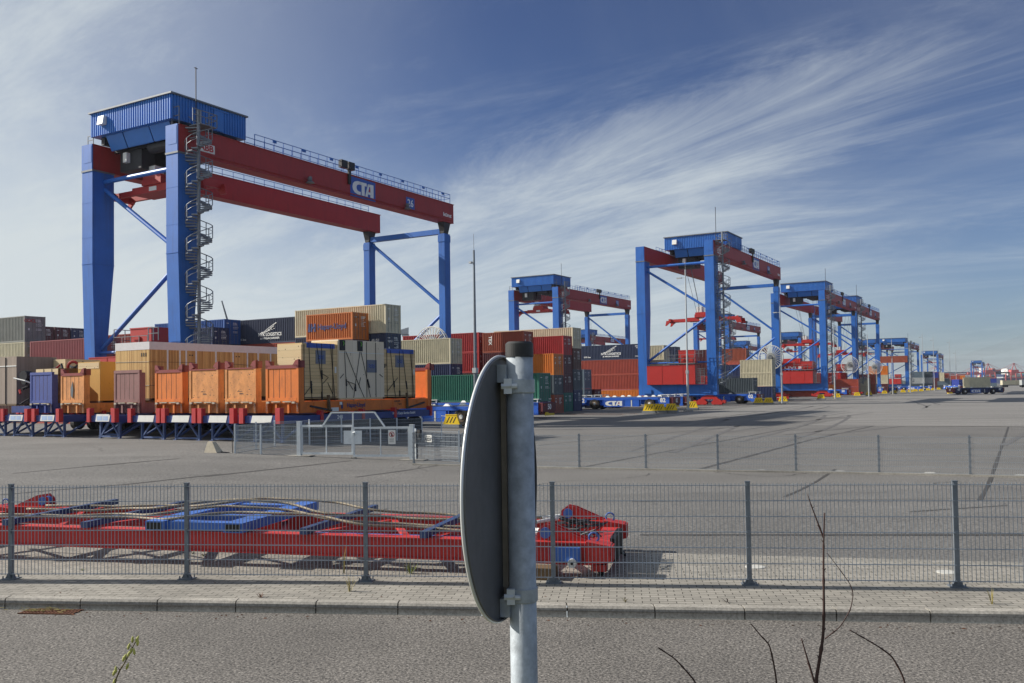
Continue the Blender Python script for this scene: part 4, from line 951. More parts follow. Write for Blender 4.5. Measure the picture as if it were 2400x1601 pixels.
# ================================================================== CHASSIS, FLAT RACKS AND CRATES (local x along +u, y along +v)
def build_chassis(label, panel, group):
    t = thing('container_chassis', label, 'trailer chassis', (0, 0, 0), TH, group)
    b = MB(); b.box(0, .22, .1, 2.95, 1.02, 1.40)
    for y in (.75, 1.9): b.box(.22, 13.4, y, y + .3, .95, 1.38)
    for x in (2.5, 5, 7.5, 10, 13.1): b.box(x, x + .25, .1, 2.95, 1.1, 1.38)
    b.box(.22, 13.5, .05, .17, 1.0, 1.38); b.box(.22, 13.5, 2.88, 3.0, 1.0, 1.38)
    b.build('frame', M_CHAS, t)
    p = MB(); p.hexa([(-.02, .75, 1.04), (-.004, .75, 1.04), (-.004, 2.25, 1.04), (-.02, 2.25, 1.04), (-.02, .62, 1.42), (-.004, .62, 1.42), (-.004, 2.12, 1.42), (-.02, 2.12, 1.42)]); po = p.build('white_plate', M_WHITE, t)
    if panel:
        p = MB()
        for y0, y1 in ((.85, 1.38), (1.46, 2.05)): p.box(-.026, -.021, y0, y1, 1.1, 1.36)
        p.build('reflector_marks', mat('pale_blue_film', (168, 190, 222), .4), po)
    for y in (-.02, 2.72):
        for x in (-.12, 3.0, 6.5, 9.5, 13.2):
            c = MB(); c.box(x, x + (.30 if x < 0 else .2), y, y + .34, 1.0, 1.82 if x < 0 else 1.62)
            c.build('corner_guide', M_CRED, t)
    l = MB()
    for y in (.45, 2.55): l.bar((.55, y, .02), (.55, y, 1.02), .13); l.bar((.55, y, .12), (2.2, y, .95), .1); l.box(.42, .68, y - .14, y + .14, 0, .03)
    l.bar((.55, .45, .12), (.55, 2.55, .12), .1); l.bar((.55, .5, .15), (.55, 1.42, 1.0), .1); l.bar((.55, 2.5, .15), (.55, 1.58, 1.0), .1)
    l.build('landing_legs', M_LEGS, t)
    for x in (9.2, 10.6, 12.0):
        for y in (.1, 2.3):
            w = MB(); w.tube([(x, y, .5), (x, y + .05, .5), (x, y + .55, .5), (x, y + .6, .5)], [.42, .5, .5, .42], 20); w.build('wheel', M_TYRE, t)
    return t
M_SEAMR = mat('seam_dark_rust', (70, 40, 26), .8, var=.2)
def build_rack(label, m, worn, mtop, L, group, top=1.95, peak=True, side=True):
    """flat rack: base and two end walls, origin at its left front lower corner"""
    t = thing('flat_rack', label, 'flat rack', (0, 0, 0), TH, group)
    b = MB(); b.box(.1, L - .1, .05, .17, 0, .62); b.box(.1, L - .1, 2.27, 2.39, 0, .62)
    b.box(.1, L - .1, .17, 2.27, .48, .6)
    for y in (.02, 2.38):
        for x in (1.2, 3.6, L - 4, L - 1.5): b.box(x, x + .12, y, y + .04, .08, .55)
    for x in (0, L - .16):
        for y in (0, .7, 1.6, 2.30): b.box(x, x + .14, y, y + .14, 0, .62)
        b.box(x, x + .12, .14, 2.3, .54, .62)
    b.box(.28, .34, .2, 2.24, .0, .5)
    b.build('base', m, t)
    for x0, x1, s in ((0, .16, -1), (L - .16, L, 1)):
        e = MB(); e.box(x0 + .03, x1 - .03, .14, 2.3, .66, top)
        for y in (0, 2.28): e.box(x0 if s < 0 else x1 - .42, x0 + .42 if s < 0 else x1, y, y + .16, 0, top + (.0 if not peak else .02))
        xx = x0 if s < 0 else x1
        xf = x0 + .03 if s < 0 else x1 - .03
        e.box(x0 - .0, x1, .1, 2.34, .66, .82); eo = e.build('end_wall', m, t)
        if not worn:
            for i in range(1, 5):
                y = .14 + 2.16 * i / 5; e = MB(); e.box(xf - .004, xf + .004, y - .014, y + .014, .84, top - .05); e.build('panel_seam', M_SEAMR, eo)
        else:
            e = MB(); rq = random.Random(int(top * 100) + int(100 * x1))
            for i in range(22):
                yy, zz_, w_ = rq.uniform(.25, 2.1), rq.uniform(.9, top - .1), rq.uniform(.01, .04); e.prism([(xf - .003, yy - w_, zz_), (xf - .003, yy, zz_ - w_ * .6), (xf - .003, yy + w_ * rq.uniform(.6, 3), zz_), (xf - .003, yy, zz_ + w_ * .7)], (.004, 0, 0))
            for i in range(3):
                yy, zz_ = rq.uniform(.6, 1.6), rq.uniform(.95, 1.3); e.box(xf - .003, xf + .001, yy, yy + rq.uniform(.2, .5), zz_, zz_ + .03)
            e.build('scratches', M_DARK, eo)
        c = MB(); c.box(x0 - .01, x1 + .01, 0, 2.44, top - .02, top + .16 if not worn else top + .05)
        if peak:
            for y, d in ((0, 1), (2.44, -1)):
                c.prism([(x0 - .01, y, top), (x0 - .01, y + .42 * d, top + .15), (x0 - .01, y + .22 * d, top + .4), (x0 - .01, y, top + .46)], (.18, 0, 0))
                c.box(x0 + .0, x0 + .5, y if d > 0 else y - .16, y + .16 if d > 0 else y, top + .0, top + .40)
        c.build('top_rail', mtop, eo)
        k = MB()
        for y in (.2, 2.1): k.bar((xx + .06 * s, y, .58), (xx + .06 * s, y + .2, .58), .1)
        k.bar((xx + .05 * s, .5, .62), (xx + .05 * s, 1.1, .62), .05); k.bar((xx + .05 * s, 1.3, .62), (xx + .05 * s, 1.95, .62), .05)
        for y in (.06, 2.34):
            for i in range(4): k.ring((xx + .04 * s, y, .5 - i * .12), (0, 1, 0), .045, .014, 10, 5)
        k.build('lashing_fittings', M_BLOCK, eo)
    return t
def crate(label, x0, x1, y0, y1, z0, z1, m, base, group, runners=True):
    """crate given in yard coordinates (u range, v range, z range)"""
    t = thing('wooden_crate', label, 'crate', yd(x0, y0, z0), TH, group)
    b = MB(); dx, dy, dz = x1 - x0, y1 - y0, z1 - z0
    b.box(0, dx, 0, dy, .12 if runners else 0, dz); b.build('boards', m, t)
    if runners:
        b = MB(); n = max(2, int(dx / 1.2))
        for i in range(n + 1):
            x = (dx - .2) * i / n; b.box(x, x + .2, .02, dy - .02, 0, .119)
        b.build('skids', M_TIMB, t)
    return t
GCH = 'blue trailer chassis parked side by side'; GR = 'flat racks on the parked trailers'; GK = 'wooden crates loaded on flat racks'
CU0 = 34.7; ZC = .36
ch = [(62.8, 2.85, 'trailer chassis at the left edge carrying the grey crate', True, 0), (59.75, 2.85, 'trailer chassis carrying the dark machinery bundle', True, 0), (56.66, 2.95, 'trailer chassis with marked plate below the blue flat rack', True, 0),
      (53.32, 2.84, 'trailer chassis with marked plate below the yellow crate', True, 0), (50.62, 2.6, 'trailer chassis parked further back between its marked neighbours', True, 1.9), (47.89, 2.62, 'trailer chassis with half faded plate below the mauve flat rack', True, 0),
      (43.87, 2.8, 'trailer chassis with white plate, third from the right end', False, 0), (40.88, 2.83, 'trailer chassis with white plate, second from the right end', False, 0), (37.89, 2.8, 'trailer chassis with white plate left of the lettered flat rack', False, 0),
      (34.5, 2.96, 'rightmost trailer chassis carrying the lettered flat rack', False, 0)]
chas = []
for i, (v, w, lab, pn, du) in enumerate(ch):
    t = build_chassis(lab, pn, GCH); t.location = yd(CU0 + du, v, ZC); t.scale = (1, w / 3.04, 1); chas.append(t)
letters('248', .3, M_LWHITE, chas[-1], (4.6, .045, 1.2), (1, 0, 0), bold=.03); letters('Hafen Cargo Service GmbH', .2, M_LWHITE, chas[-1], (10.5, .045, 1.25), (1, 0, 0), bold=.02)
ZR = 1.86
racks = [(56.85, 'blue flat rack end wall, leftmost of the row', M_FBLUE, M_FBLUE, False, False, 2.55), (53.46, 'orange flat rack with dark scrape, in front of the yellow crate', M_ORGD, M_FRED, False, True, 2.42), (48.0, 'faded mauve flat rack in front of the big crate', M_MAUVE, M_MAUVE, False, False, 2.48),
         (44.13, 'bright orange flat rack with ribbed end wall, right of the mauve one', M_ORG, M_FRED, False, True, 2.42), (41.1, 'worn orange flat rack with dented end wall, left of the two dented ones', M_ORGD, M_FRED, True, True, 2.5), (38.1, 'worn orange flat rack with dented end wall, right of the two dented ones', M_ORGD, M_FRED, True, True, 2.5),
         (34.9, 'orange lettered flat rack with three wooden crates, right end of the row', M_ORG, M_FRED, False, True, 2.45)]
rk = []
for v, lab, m, mt, worn, peak, top in racks:
    t = build_rack(lab, m, worn, mt, F40, GR, top, peak); t.location = yd(36.4, v, ZR); rk.append(t)
st = MB(); st.prism([(-.012, 1.18, .95), (-.012, 1.34, 1.1), (-.012, 1.4, 1.5), (-.012, 1.2, 2.05), (-.012, 1.1, 1.5)], (.02, 0, 0)); st.build('scrape_mark', M_GREY, rk[1])
R0 = rk[-1]
letters('Hapag-Lloyd', .34, M_LNAVY, R0, (4.75, .03, .33), (1, 0, 0), bold=.02, width=1.6)
b = MB(); b.box(3.45, 3.72, .03, .048, .16, .5); b.build('shield_emblem', M_LNAVY, R0)
letters('HLXU 470', .14, M_LBLK, R0, (8.6, .03, .48), (1, 0, 0)); letters('45 P3', .13, M_LBLK, R0, (8.9, .03, .3), (1, 0, 0))
b = MB(); b.bar((.9, .0, .36), (2.6, .0, .08), .1); b.bar((9.7, .0, .06), (11.4, .0, .36), .1); b.build('diagonal_stiffeners', M_DARK, R0)
b = MB(); b.box(2.6, 3.2, .0, .03, .02, .24); b.box(3.3, 3.5, .0, .03, .38, .54); b.build('data_plates', M_WHITE, R0)
b = MB(); b.bar((2.35, -.04, .1), (2.3, -.04, .95), .13); b.bar((9.55, -.04, .0), (9.5, -.04, 1.0), .11); b.build('timber_stakes', M_TIMB, R0)
# crates
K1 = crate('wooden crate with blue cover strip, left one on the lettered flat rack', 36.95, 39.75, 35.15, 37.0, 2.5, 5.68, M_WH, 0, GK)
K2 = crate('taller grey particle board crate, middle one on the lettered flat rack', 39.78, 43.9, 35.05, 37.1, 2.5, 5.97, M_OSB, 0, GK)
K3 = crate('wooden crate with blue cover strip, right one on the lettered flat rack', 43.93, 47.2, 35.15, 37.0, 2.5, 5.57, M_WH, 0, GK)
for K, w, h in ((K1, 2.8, 3.18), (K3, 3.27, 3.07)):
    c = MB(); c.box(.35, w - .2, -.03, .6, h - .25, h + .02); c.build('cover_strip', M_TARP, K)
b = MB(); b.box(-.02, -.003, .05, 1.8, .15, 3.1); b.build('end_panel', M_PALE, K1)
b = MB(); b.box(-.02, -.003, .05, 2.0, 3.0, 3.4); b.build('end_panel', M_PALE, K2)
def placard(K, x, z, w, h):
    p = MB(); p.box(x, x + w, -.025, -.004, z, z + h); po = p.build('placard', M_PLAC, K)
    q = MB()
    for zz in (.42, .58): q.tube([(x + w * (.2 + .6 * i / 12), -.03, z + h * (zz + .07 * sin(i * 1.15))) for i in range(13)], .018, 5)
    q.build('placard_emblem', M_SBLUE, po)
placard(K1, 1.05, 2.05, .8, .75); placard(K2, 2.45, 1.6, .95, .75); placard(K3, 1.2, 1.95, .85, .75)
def strap(K, pts, r=.018, nm='lashing_straps'):
    b = MB()
    for l in pts: b.tube([(x, y, z) for x, y, z in l], r, 5)
    b.build(nm, M_BLACK, K)
f = -.035
strap(K1, [[(.12, f, 3.1), (.12, f, .0)], [(.5, f, 3.2), (.62, f, .8), (.8, f, -.4)], [(1.1, f, 3.2), (1.55, f, .9), (1.55, f, .0)], [(1.52, f, 3.2), (1.52, f, .0)], [(2.25, f, 3.2), (2.5, f, .9), (2.62, f, -.3)], [(2.42, f, 3.1), (2.42, f, .1)], [(.1, f, .3), (.75, f, .9)], [(1.55, f, 1.5), (2.05, f, 1.3), (1.6, f, .95)], [(2.0, f, 1.0), (2.45, f, .3)], [(.02, f, .18), (2.7, f, .18)]])
strap(K1, [[(.66, f, 1.1), (.7, f, .4)], [(1.52, f, 1.7), (1.54, f, 1.2)], [(1.52, f, .5), (1.52, f, .1)]], .05, 'tensioners')
strap(K2, [[(.5, f, 2.8), (.62, f, .8), (.62, f, -.1)], [(.6, f, 2.8), (1.7, f, .9), (2.35, f, -.1)], [(1.85, f, 2.8), (1.4, f, .8), (1.2, f, -.2)], [(1.95, f, 2.8), (2.5, f, 1.1), (2.9, f, -.3)], [(2.45, f, 3.4), (2.45, f, .0)], [(3.3, f, 3.4), (3.3, f, .05)], [(.1, f, 1.25), (.4, f, 1.5)], [(3.65, f, 1.5), (3.95, f, 1.35)], [(.62, f, 1.1), (1.4, f, .9), (1.3, f, .6)], [(.75, f, 1.1), (1.2, f, .6)], [(1.9, f, 1.3), (1.75, f, .9), (1.8, f, .7)]])
strap(K2, [[(.62, f, 1.2), (.64, f, .8)], [(1.42, f, .9), (1.44, f, .5)], [(2.52, f, 1.2), (2.7, f, .7)]], .045, 'tensioners')
for x in (.1, 1.65):
    b = MB(); b.box(x, x + .45, -.04, -.004, 2.85, 3.45); bo = b.build('edge_protector', M_BLACK, K2)
    b = MB(); b.tube([(x + .2 + .13 * cos(a), -.05, 3.25 + .13 * sin(a)) for a in [i * .25 - 1.0 for i in range(10)]], .022, 5); b.build('green_hook', mat('hook_green', (110, 190, 70), .5), bo)
b = MB(); b.box(0, 4.1, -.03, -.004, 2.72, 2.76); b.build('film_band', M_WHITE, K2)
b = MB(); b.box(0, 3.9, -.06, .1, .02, .12); b.build('base_beam', M_PALE, K2)
strap(K3, [[(.35, f, 3.0), (.35, f, .05)], [(.7, f, 3.0), (1.0, f, .9), (1.2, f, .0)], [(1.6, f, 3.0), (1.6, f, .05)], [(1.95, f, 3.0), (2.25, f, .9), (2.45, f, .1)], [(2.9, f, 3.0), (2.9, f, .05)], [(2.7, f, 3.0), (2.95, f, 1.4), (3.1, f, .0)], [(.4, f, .5), (1.4, f, 1.3)], [(.02, f, .2), (3.2, f, .2)]])
strap(K3, [[(1.02, f, 1.1), (1.06, f, .7)], [(2.25, f, 1.1), (2.35, f, .6)], [(1.6, f, .5), (1.6, f, .15)]], .05, 'tensioners')
b = MB(); b.box(.12, .2, -.02, -.004, 1.9, 2.15); b.box(.26, .3, -.02, -.004, 2.0, 2.15); b.build('lettering', M_LBLK, K3)
b = MB(); b.box(2.6, 2.75, -.02, -.004, 1.55, 1.9); b.build('paper_label', M_WHITE, K1)
b = MB(); b.box(3.05, 3.18, -.02, -.004, 1.5, 1.85); b.build('paper_label', M_WHITE, K3)
BC = crate('huge long crate of upright boards with white film around its top', 37.5, 48.6, 48.5, 51.8, 2.62, 6.27, M_WV, 0, GK)
b = MB(); b.box(-.015, 11.13, -.015, 3.32, 3.18, 3.67); 
for i in range(14): b.bar((11.0 * i / 13, -.02, 3.2 + random.uniform(0, .3)), (11.0 * i / 13 + random.uniform(-.8, .8), -.02, 3.3 + random.uniform(-.1, .3)), .02)
b.build('film_cover', M_FILM, BC)
b = MB()
for x in (1.3, 2.25, 2.75, 3.55, 5.2, 6.7, 8.0, 9.0, 10.2): b.box(x, x + .12, -.02, -.004, .12, 3.2)
b.build('silver_bands', M_GALV, BC)
strap(BC, [[(-.02, 3.3, 2.45), (-.02, 0, 2.4), (3.6, -.02, 2.42)], [(-.02, 3.3, .9), (-.02, 0, .92), (2.0, -.02, .92)], [(5.8, -.02, 2.4), (8.5, -.02, 2.3)]], .012, 'steel_straps')
b = MB()
for x in (3.05, 3.25, 7.0, 7.25): b.box(x, x + .1, -.018, -.004, 2.85, 2.93)
for y in (.3, .5, .7): b.box(-.018, -.004, y, y + .07, 2.75, 2.98)
b.build('lettering', M_LBLK, BC)
YC = crate('yellow plywood crate with a red strap behind the scraped orange end wall', 37.9, 41.6, 53.95, 56.3, 2.5, 5.2, M_WY, 0, GK)
b = MB(); b.box(1.2, 1.28, -.02, -.004, 0, 2.7); b.build('red_strap', M_LRED, YC)
b = MB(); b.box(1.9, 2.5, -.018, -.004, 1.45, 1.7); b.build('paper_label', M_WHITE, YC)
b = MB(); b.box(-.02, -.003, .1, 2.3, 2.25, 2.66); b.build('top_board', M_PALE, YC)
b = MB()
for z in (1.86, 1.98, 2.08): b.box(1.95, 3.2, -.008, -.004, z, z + .035)
b.build('stencil_lines', M_LBLK, YC)
crate('pale plywood crate just peeping up behind the yellow crate', 42.2, 47.5, 53.9, 56.2, 2.5, 5.62, M_PALE, 0, GK)
WC = crate('low white ended crate behind the blue end wall', 36.95, 41.0, 57.0, 59.5, 2.5, 4.82, M_TIMB, 0, GK)
b = MB(); b.box(-.02, -.003, .02, 2.48, 1.6, 2.3); b.build('white_end', M_PALE, WC)
strap(WC, [[(-.03, .7, 2.3), (-.03, .7, 1.5)], [(-.03, 1.6, 2.3), (-.03, 1.6, 1.5)]])
crate('small pale box standing above the machinery bundle', 40.2, 43.0, 61.2, 62.6, 2.3, 5.62, M_PALE, 0, GK)
GC_ = crate('tall grey crate at the left edge of the row', 37.5, 40.5, 62.7, 66.4, 2.35, 5.8, M_GRYW, 0, GK)
strap(GC_, [[(-.03, 2.7, 3.4), (-.03, 2.7, .1)], [(-.03, 1.3, 3.4), (-.03, 1.3, .1)]], .03)
b = MB(); b.box(-.03, -.004, .0, 3.7, 2.75, 2.82); b.build('tape_band', M_WHITE, GC_)
mt = thing('machinery_bundle', 'jumble of dark and red steel machinery parts beside the grey crate', 'machinery', yd(37.0, 59.95, 1.86), TH)
b = MB(); b.box(0, 10, 0, 2.5, 0, .45); b.build('deck', M_CHAS, mt)
rr = random.Random(5)
b1 = MB(); b2 = MB(); b3 = MB()
for i in range(46):
    p = (rr.uniform(.2, 5), rr.uniform(.1, 2.4), rr.uniform(.5, 2.4)); q = (p[0] + rr.uniform(-1.2, 1.2), p[1] + rr.uniform(-1.0, 1.0), max(.5, p[2] + rr.uniform(-1, 1)))
    (b2 if i % 4 == 0 else b1).bar(p, q, rr.uniform(.06, .16))
for i in range(9):
    c = (rr.uniform(.2, 4), rr.uniform(.4, 2.1), rr.uniform(1.2, 2.6)); b1.cyl(c, (c[0] + .5, c[1] + .1, c[2]), rr.uniform(.15, .35), 12)
b2.ring((2.2, -1.2, 3.1), (.8, .5, .1), .38, .1, 20, 8); b2.bar((1.8, -.4, 2.6), (2.4, -2.6, 3.1), .2)
for i in range(10): b1.bar((2 + rr.uniform(-.6, 1.2), rr.uniform(-3.2, -.5), 2.75 + rr.uniform(-.1, .2)), (2 + rr.uniform(-.6, 1.2), rr.uniform(-3.2, -.5), 3.0 + rr.uniform(0, .5)), .12)
b3.tube([(.1, 2.4, 2.4), (.3, 1.4, 2.2), (1, .4, 1.7)], .05, 6)
b1.build('dark_frames', M_DARK, mt); b2.build('red_frames', M_BRED, mt); b3.build('hose', M_WHITE, mt)
# ================================================================== FENCES
def mesh_panel_mesh(w, h, name, m, r=.0026, rows=7, r2=.0032, sub=1):
    b = MB(); n = int(round(w / .05)) - 1
    for i in range(1, n + 1):
        x = w * i / (n + 1); b.box(x - r, x + r, -r, r, 0, h)
    for j in range(rows):
        z = .015 + (h - .045) * j / (rows - 1)
        for y in (-.007, .007): b.box(0, w, y - r2, y + r2, z - r2, z + r2)
    return b.mesh(name, m)
fence = thing('mesh_fence', 'galvanised double wire mesh fence along the paved kerb strip in front', 'fence', (0, 0, .45))
FP = [(-14.5, 13.40), (-12.02, 13.17), (-9.52, 12.97), (-7.0, 12.76), (-4.49, 12.58), (-1.99, 12.28), (.50, 11.99), (2.98, 11.70), (5.48, 11.40), (7.96, 11.06), (10.4, 10.7)]
pmesh = mesh_panel_mesh(2.49, 1.235, 'mesh_panel', mat('near_fence_wire', (150, 160, 170), .45, .25, var=.15), .0031, 7, .0042)
def post_mesh():
    b = MB(); b.box(-.03, .03, -.02, .02, 0, 1.30); b.box(-.034, .034, -.024, .024, 1.30, 1.315)
    for z in (.06, .66, 1.26): b.box(-.02, .02, -.036, -.02, z - .03, z + .03); b.cyl((0, -.045, z), (0, -.035, z), .012, 8)
    return b.mesh('post', M_GALVP)
pom = post_mesh()
def foot_mesh():
    b = MB(); b.box(-.1, .1, -.09, .09, 0, .012)
    for x in (-.075, .075):
        for y in (-.06, .06): b.cyl((x, y, .012), (x, y, .05), .009, 8)
    b.prism([(-.031, -.02, .012), (-.07, -.02, .012), (-.031, -.02, .09)], (0, .04, 0)); b.prism([(.031, -.02, .012), (.031, -.02, .09), (.07, -.02, .012)], (0, .04, 0))
    return b.mesh('base_plate', M_GALVP)
fom = foot_mesh()
for i, (x, y) in enumerate(FP):
    o = child('post', pom, fence); o.location = (x, y, 0)
    if i < len(FP) - 1:
        x2, y2 = FP[i + 1]; a = atan2(y2 - y, x2 - x); o.rotation_euler = (0, 0, a)
        p = child('mesh_panel', pmesh, fence); p.location = (x + .012 * cos(a), y + .012 * sin(a) - .028, .06); p.rotation_euler = (0, 0, a); p.scale = (sqrt((x2 - x) ** 2 + (y2 - y) ** 2) / 2.515, 1, 1)
    else: o.rotation_euler = (0, 0, a)
    child('base_plate', fom, o)
# second fence beyond the lane
def px_ground(l): return [G(*p) for p in l]
f2 = px_ground([(970, 1089.5), (1085, 1092.5), (1215, 1095.6), (1358, 1098.8), (1514, 1101.6), (1683, 1105), (1866, 1107.6), (2061, 1111.5), (2274.6, 1116.5), (2500, 1122)])
fence2 = thing('mesh_fence', 'thin galvanised mesh fence across the yard behind the round sign', 'fence', (0, 0, 0))
pm2 = mesh_panel_mesh(2.5, 1.2, 'mesh_panel', M_WIRE, .0028, 7, .0045)
pb2 = MB(); pb2.box(-.03, .03, -.025, .025, 0, 1.3)
for z in (.1, .3, .5, .7, .9, 1.1, 1.24): pb2.box(-.04, .04, -.035, .035, z - .02, z + .02)
pb2 = pb2.mesh('post', M_GALVP)
strip = MB()
for i, p in enumerate(f2):
    o = child('post', pb2, fence2); o.location = p
    if i < len(f2) - 1:
        q = f2[i + 1]; d = q - p; a = atan2(d.y, d.x); L_ = sqrt(d.x ** 2 + d.y ** 2); o.rotation_euler = (0, 0, a)
        m = child('mesh_panel', pm2, fence2); m.location = p + Vector((0, 0, .06)); m.rotation_euler = (0, 0, a); m.scale = (L_ / 2.5, 1, 1)
        n = Vector((sin(a), -cos(a), 0)) * .14
        strip.hexa([tuple(p + n + Vector((0, 0, -.05))), tuple(q + n + Vector((0, 0, -.05))), tuple(q - n + Vector((0, 0, -.05))), tuple(p - n + Vector((0, 0, -.05))), tuple(p + n + Vector((0, 0, .06))), tuple(q + n + Vector((0, 0, .06))), tuple(q - n + Vector((0, 0, .06))), tuple(p - n + Vector((0, 0, .06)))])
struct(strip.build('fence_kerb', M_KERB))
# gate with side panels
gate = thing('double_gate', 'galvanised double leaf gate with trapezoid spike guard and warning sign', 'gate', (0, 0, 0))
gl, gm, gr = G(480 + 858 / 3.792, 940 + 490 / 3.792), G(480 + 1320 / 3.792, 940 + 512 / 3.792), G(480 + 1823 / 3.792, 940 + 527 / 3.792)
def frame_leaf(p, q, h=1.28, z0=.08):
    d = q - p; a = atan2(d.y, d.x); Ln = sqrt(d.x ** 2 + d.y ** 2)
    b = MB()
    b.box(0, Ln, -.04, .04, z0, z0 + .09); b.box(0, Ln, -.04, .04, h - .01, h + .08)
    for x in (0, Ln - .07, Ln * .48): b.box(x, x + .07, -.031, .031, z0, h + .071) if x != Ln * .48 else b.box(x, x + .05, -.025, .025, z0, h)
    o = b.build('gate_leaf', M_GALV, gate); o.location = p; o.rotation_euler = (0, 0, a)
    m = mesh_panel_mesh(Ln, h - z0, 'mesh_infill', M_WIRE, .0028, 7, .0045); c = child('mesh_infill', m, o); c.location = (0, 0, z0)
    return o, Ln
l1, n1 = frame_leaf(gl, gm); l2, n2 = frame_leaf(gm, gr)
b = MB(); b.box(n2 * .63, n2 * .63 + .32, -.05, -.03, .62, 1.22); sg = b.build('warning_sign', M_WHITE, l2)
b = MB(); cx = n2 * .63 + .16; b.ring((cx, -.055, 1.03), (0, 1, 0), .105, .012, 24, 5); b.bar((cx - .075, -.055, 1.1), (cx + .075, -.055, .96), .02); b.build('prohibition_ring', M_LRED, sg)
b = MB(); b.box(cx - .03, cx + .03, -.054, -.051, .95, 1.05); b.cyl((cx, -.054, 1.07), (cx, -.051, 1.07), .022, 10); b.build('figure_symbol', M_LBLK, sg)
b = MB()
for z in (.84, .80, .75, .71): b.box(cx - .11, cx + .09, -.053, -.051, z, z + .012)
b.build('small_print', M_LBLK, sg)
b = MB(); b.box(.02, .4, -.02, .02, .62, 1.2); b.box(-.42, -.02, -.02, .02, .62, 1.2); lb = b.build('lock_plate', M_GALV, l2)
b = MB(); b.tube([(.02, -.06, 1.12), (.12, -.09, 1.14), (.2, -.08, 1.06)], .03, 8); b.box(-.02, .06, -.07, -.02, .98, 1.1); b.build('gate_handle', M_GALV, l2)
d = gr - gl; ag = atan2(d.y, d.x)
b = MB(); P_ = [(-1.45, 0, 1.36), (-1.0, 0, 1.98), (1.0, 0, 1.98), (1.45, 0, 1.36)]
for a_, c_ in zip(P_, P_[1:]): b.bar(a_, c_, .07, .06)
b.bar((0, 0, 1.3), (0, 0, 1.98), .06)
gd = b.build('spike_guard', M_GALV, gate); gd.location = gm; gd.rotation_euler = (0, 0, ag)
b = MB()
for i in range(12):
    z = 1.42 + i * .045; w = 1.4 - (z - 1.36) * .72; b.box(-w, w, -.004, .004, z - .004, z + .004)
b.build('guard_wires', M_WIRE, gd)
for p in (gl, gr):
    b = MB(); b.box(-.09, .09, -.09, .09, 0, 1.5); b.box(-.1, .1, -.1, .1, 1.5, 1.52); o = b.build('gate_post', M_GALV, gate); o.location = p + Vector((-.08 if p is gl else .1, 0, 0)); o.rotation_euler = (0, 0, ag)
    b = MB(); b.box(-.5, .6, -.3, .3, 0, .035); c = b.build('footing', M_KERB, o)
b = MB(); b.box(-.12, .12, -.12, .12, 0, .06); o = b.build('ground_stop', M_KERB, gate); o.location = gm
def side_fence(label, pts, h=1.25, rows=7):
    t = thing('fence_section', label, 'fence', (0, 0, 0))
    for i, p in enumerate(pts):
        b = MB(); b.box(-.03, .03, -.03, .03, 0, h + .07); o = b.build('post', M_GALV, t); o.location = p
        if i < len(pts) - 1:
            q = pts[i + 1]; d = q - p; a = atan2(d.y, d.x); Ln = sqrt(d.x ** 2 + d.y ** 2); o.rotation_euler = (0, 0, a)
            m = child('mesh_panel', mesh_panel_mesh(Ln, h, 'mesh_panel', M_WIRE, .0028, rows, .008), t); m.location = p; m.rotation_euler = (0, 0, a)
    return t
def g3_(x, y): return G(480 + x / 3.792, 940 + y / 3.792)
corner = g3_(268, 465)
side_fence('galvanised fence section left of the double gate', [corner, g3_(498, 475), g3_(846, 489)])
back = corner.lerp(g3_(622, 405), 1.0)
side_fence('fence returning away from the corner left of the gate', [corner, corner.lerp(back, .5), back])
def upto(x, yb): return G(480 + x / 3.792, 940 + yb / 3.792)
side_fence('fence in front of the lettered flat rack behind the gate', [back, upto(930, 388), upto(1215, 372), upto(1470, 362), upto(1708, 352), upto(1930, 345), upto(2105, 338)])
s27 = side_fence('galvanised fence section with white number plate right of the gate', [g3_(1876, 516), g3_(2262, 545)])
d = (g3_(2262, 545) - g3_(1876, 516)); a = atan2(d.y, d.x)
b = MB(); b.box(.62, 1.05, -.03, -.012, .76, 1.06); pl = b.build('number_plate', M_WHITE, s27); pl.location = g3_(1876, 516); pl.rotation_euler = (0, 0, a)
letters('AS27', .19, M_LBLK, pl, (.83, -.034, .87), (1, 0, 0), bold=.02)
b = MB(); b.box(.68, .98, -.034, -.031, .98, 1.0); b.build('small_print', M_LBLK, pl)
cb = thing('control_box', 'grey control cabinet with key switch on a pole right of the gate', 'cabinet', g3_(1865, 516), a)
b = MB(); b.box(-.02, .3, -.2, -.03, .7, 1.2); b.build('cabinet', M_GREY, cb); b = MB(); b.box(.34, .52, -.15, -.03, .86, 1.28); b.box(.38, .48, -.18, -.15, .95, 1.15); b.build('switch_unit', M_BLACK, cb)
b = MB(); b.box(.03, .15, -.205, -.2, .78, .92); b.build('paper_label', M_WHITE, cb); b = MB(); b.tube([(.1, -.1, .7), (.12, -.12, .55), (.2, -.1, .5), (.22, -.05, .7)], .02, 6); b.tube([(.25, -.06, 0), (.25, -.06, .7)], .03, 8); b.build('conduit', M_DARK, cb)
bp = g3_(80, 458)
blk = thing('concrete_block', 'pale concrete wedge block on the asphalt left of the gate', 'concrete block', bp, radians(-20)); blk.scale = (.66, .7, .8)
b = MB(); b.hexa([(-.55, -.3, 0), (.5, -.3, 0), (.5, .35, 0), (-.55, .35, 0), (-.38, -.14, .62), (-.02, -.14, .62), (-.02, .2, .62), (-.38, .2, .62)]); b.build('block', M_BLOCK, blk)
b = MB(); b.tube([(-.25, .05, .6), (-.22, .05, .67), (-.15, .05, .6)], .015, 6); b.build('lifting_loop', M_RUST, blk)
cr = thing('hose', 'dark hose lying from the wedge block to the fence corner', 'hose', (0, 0, 0))
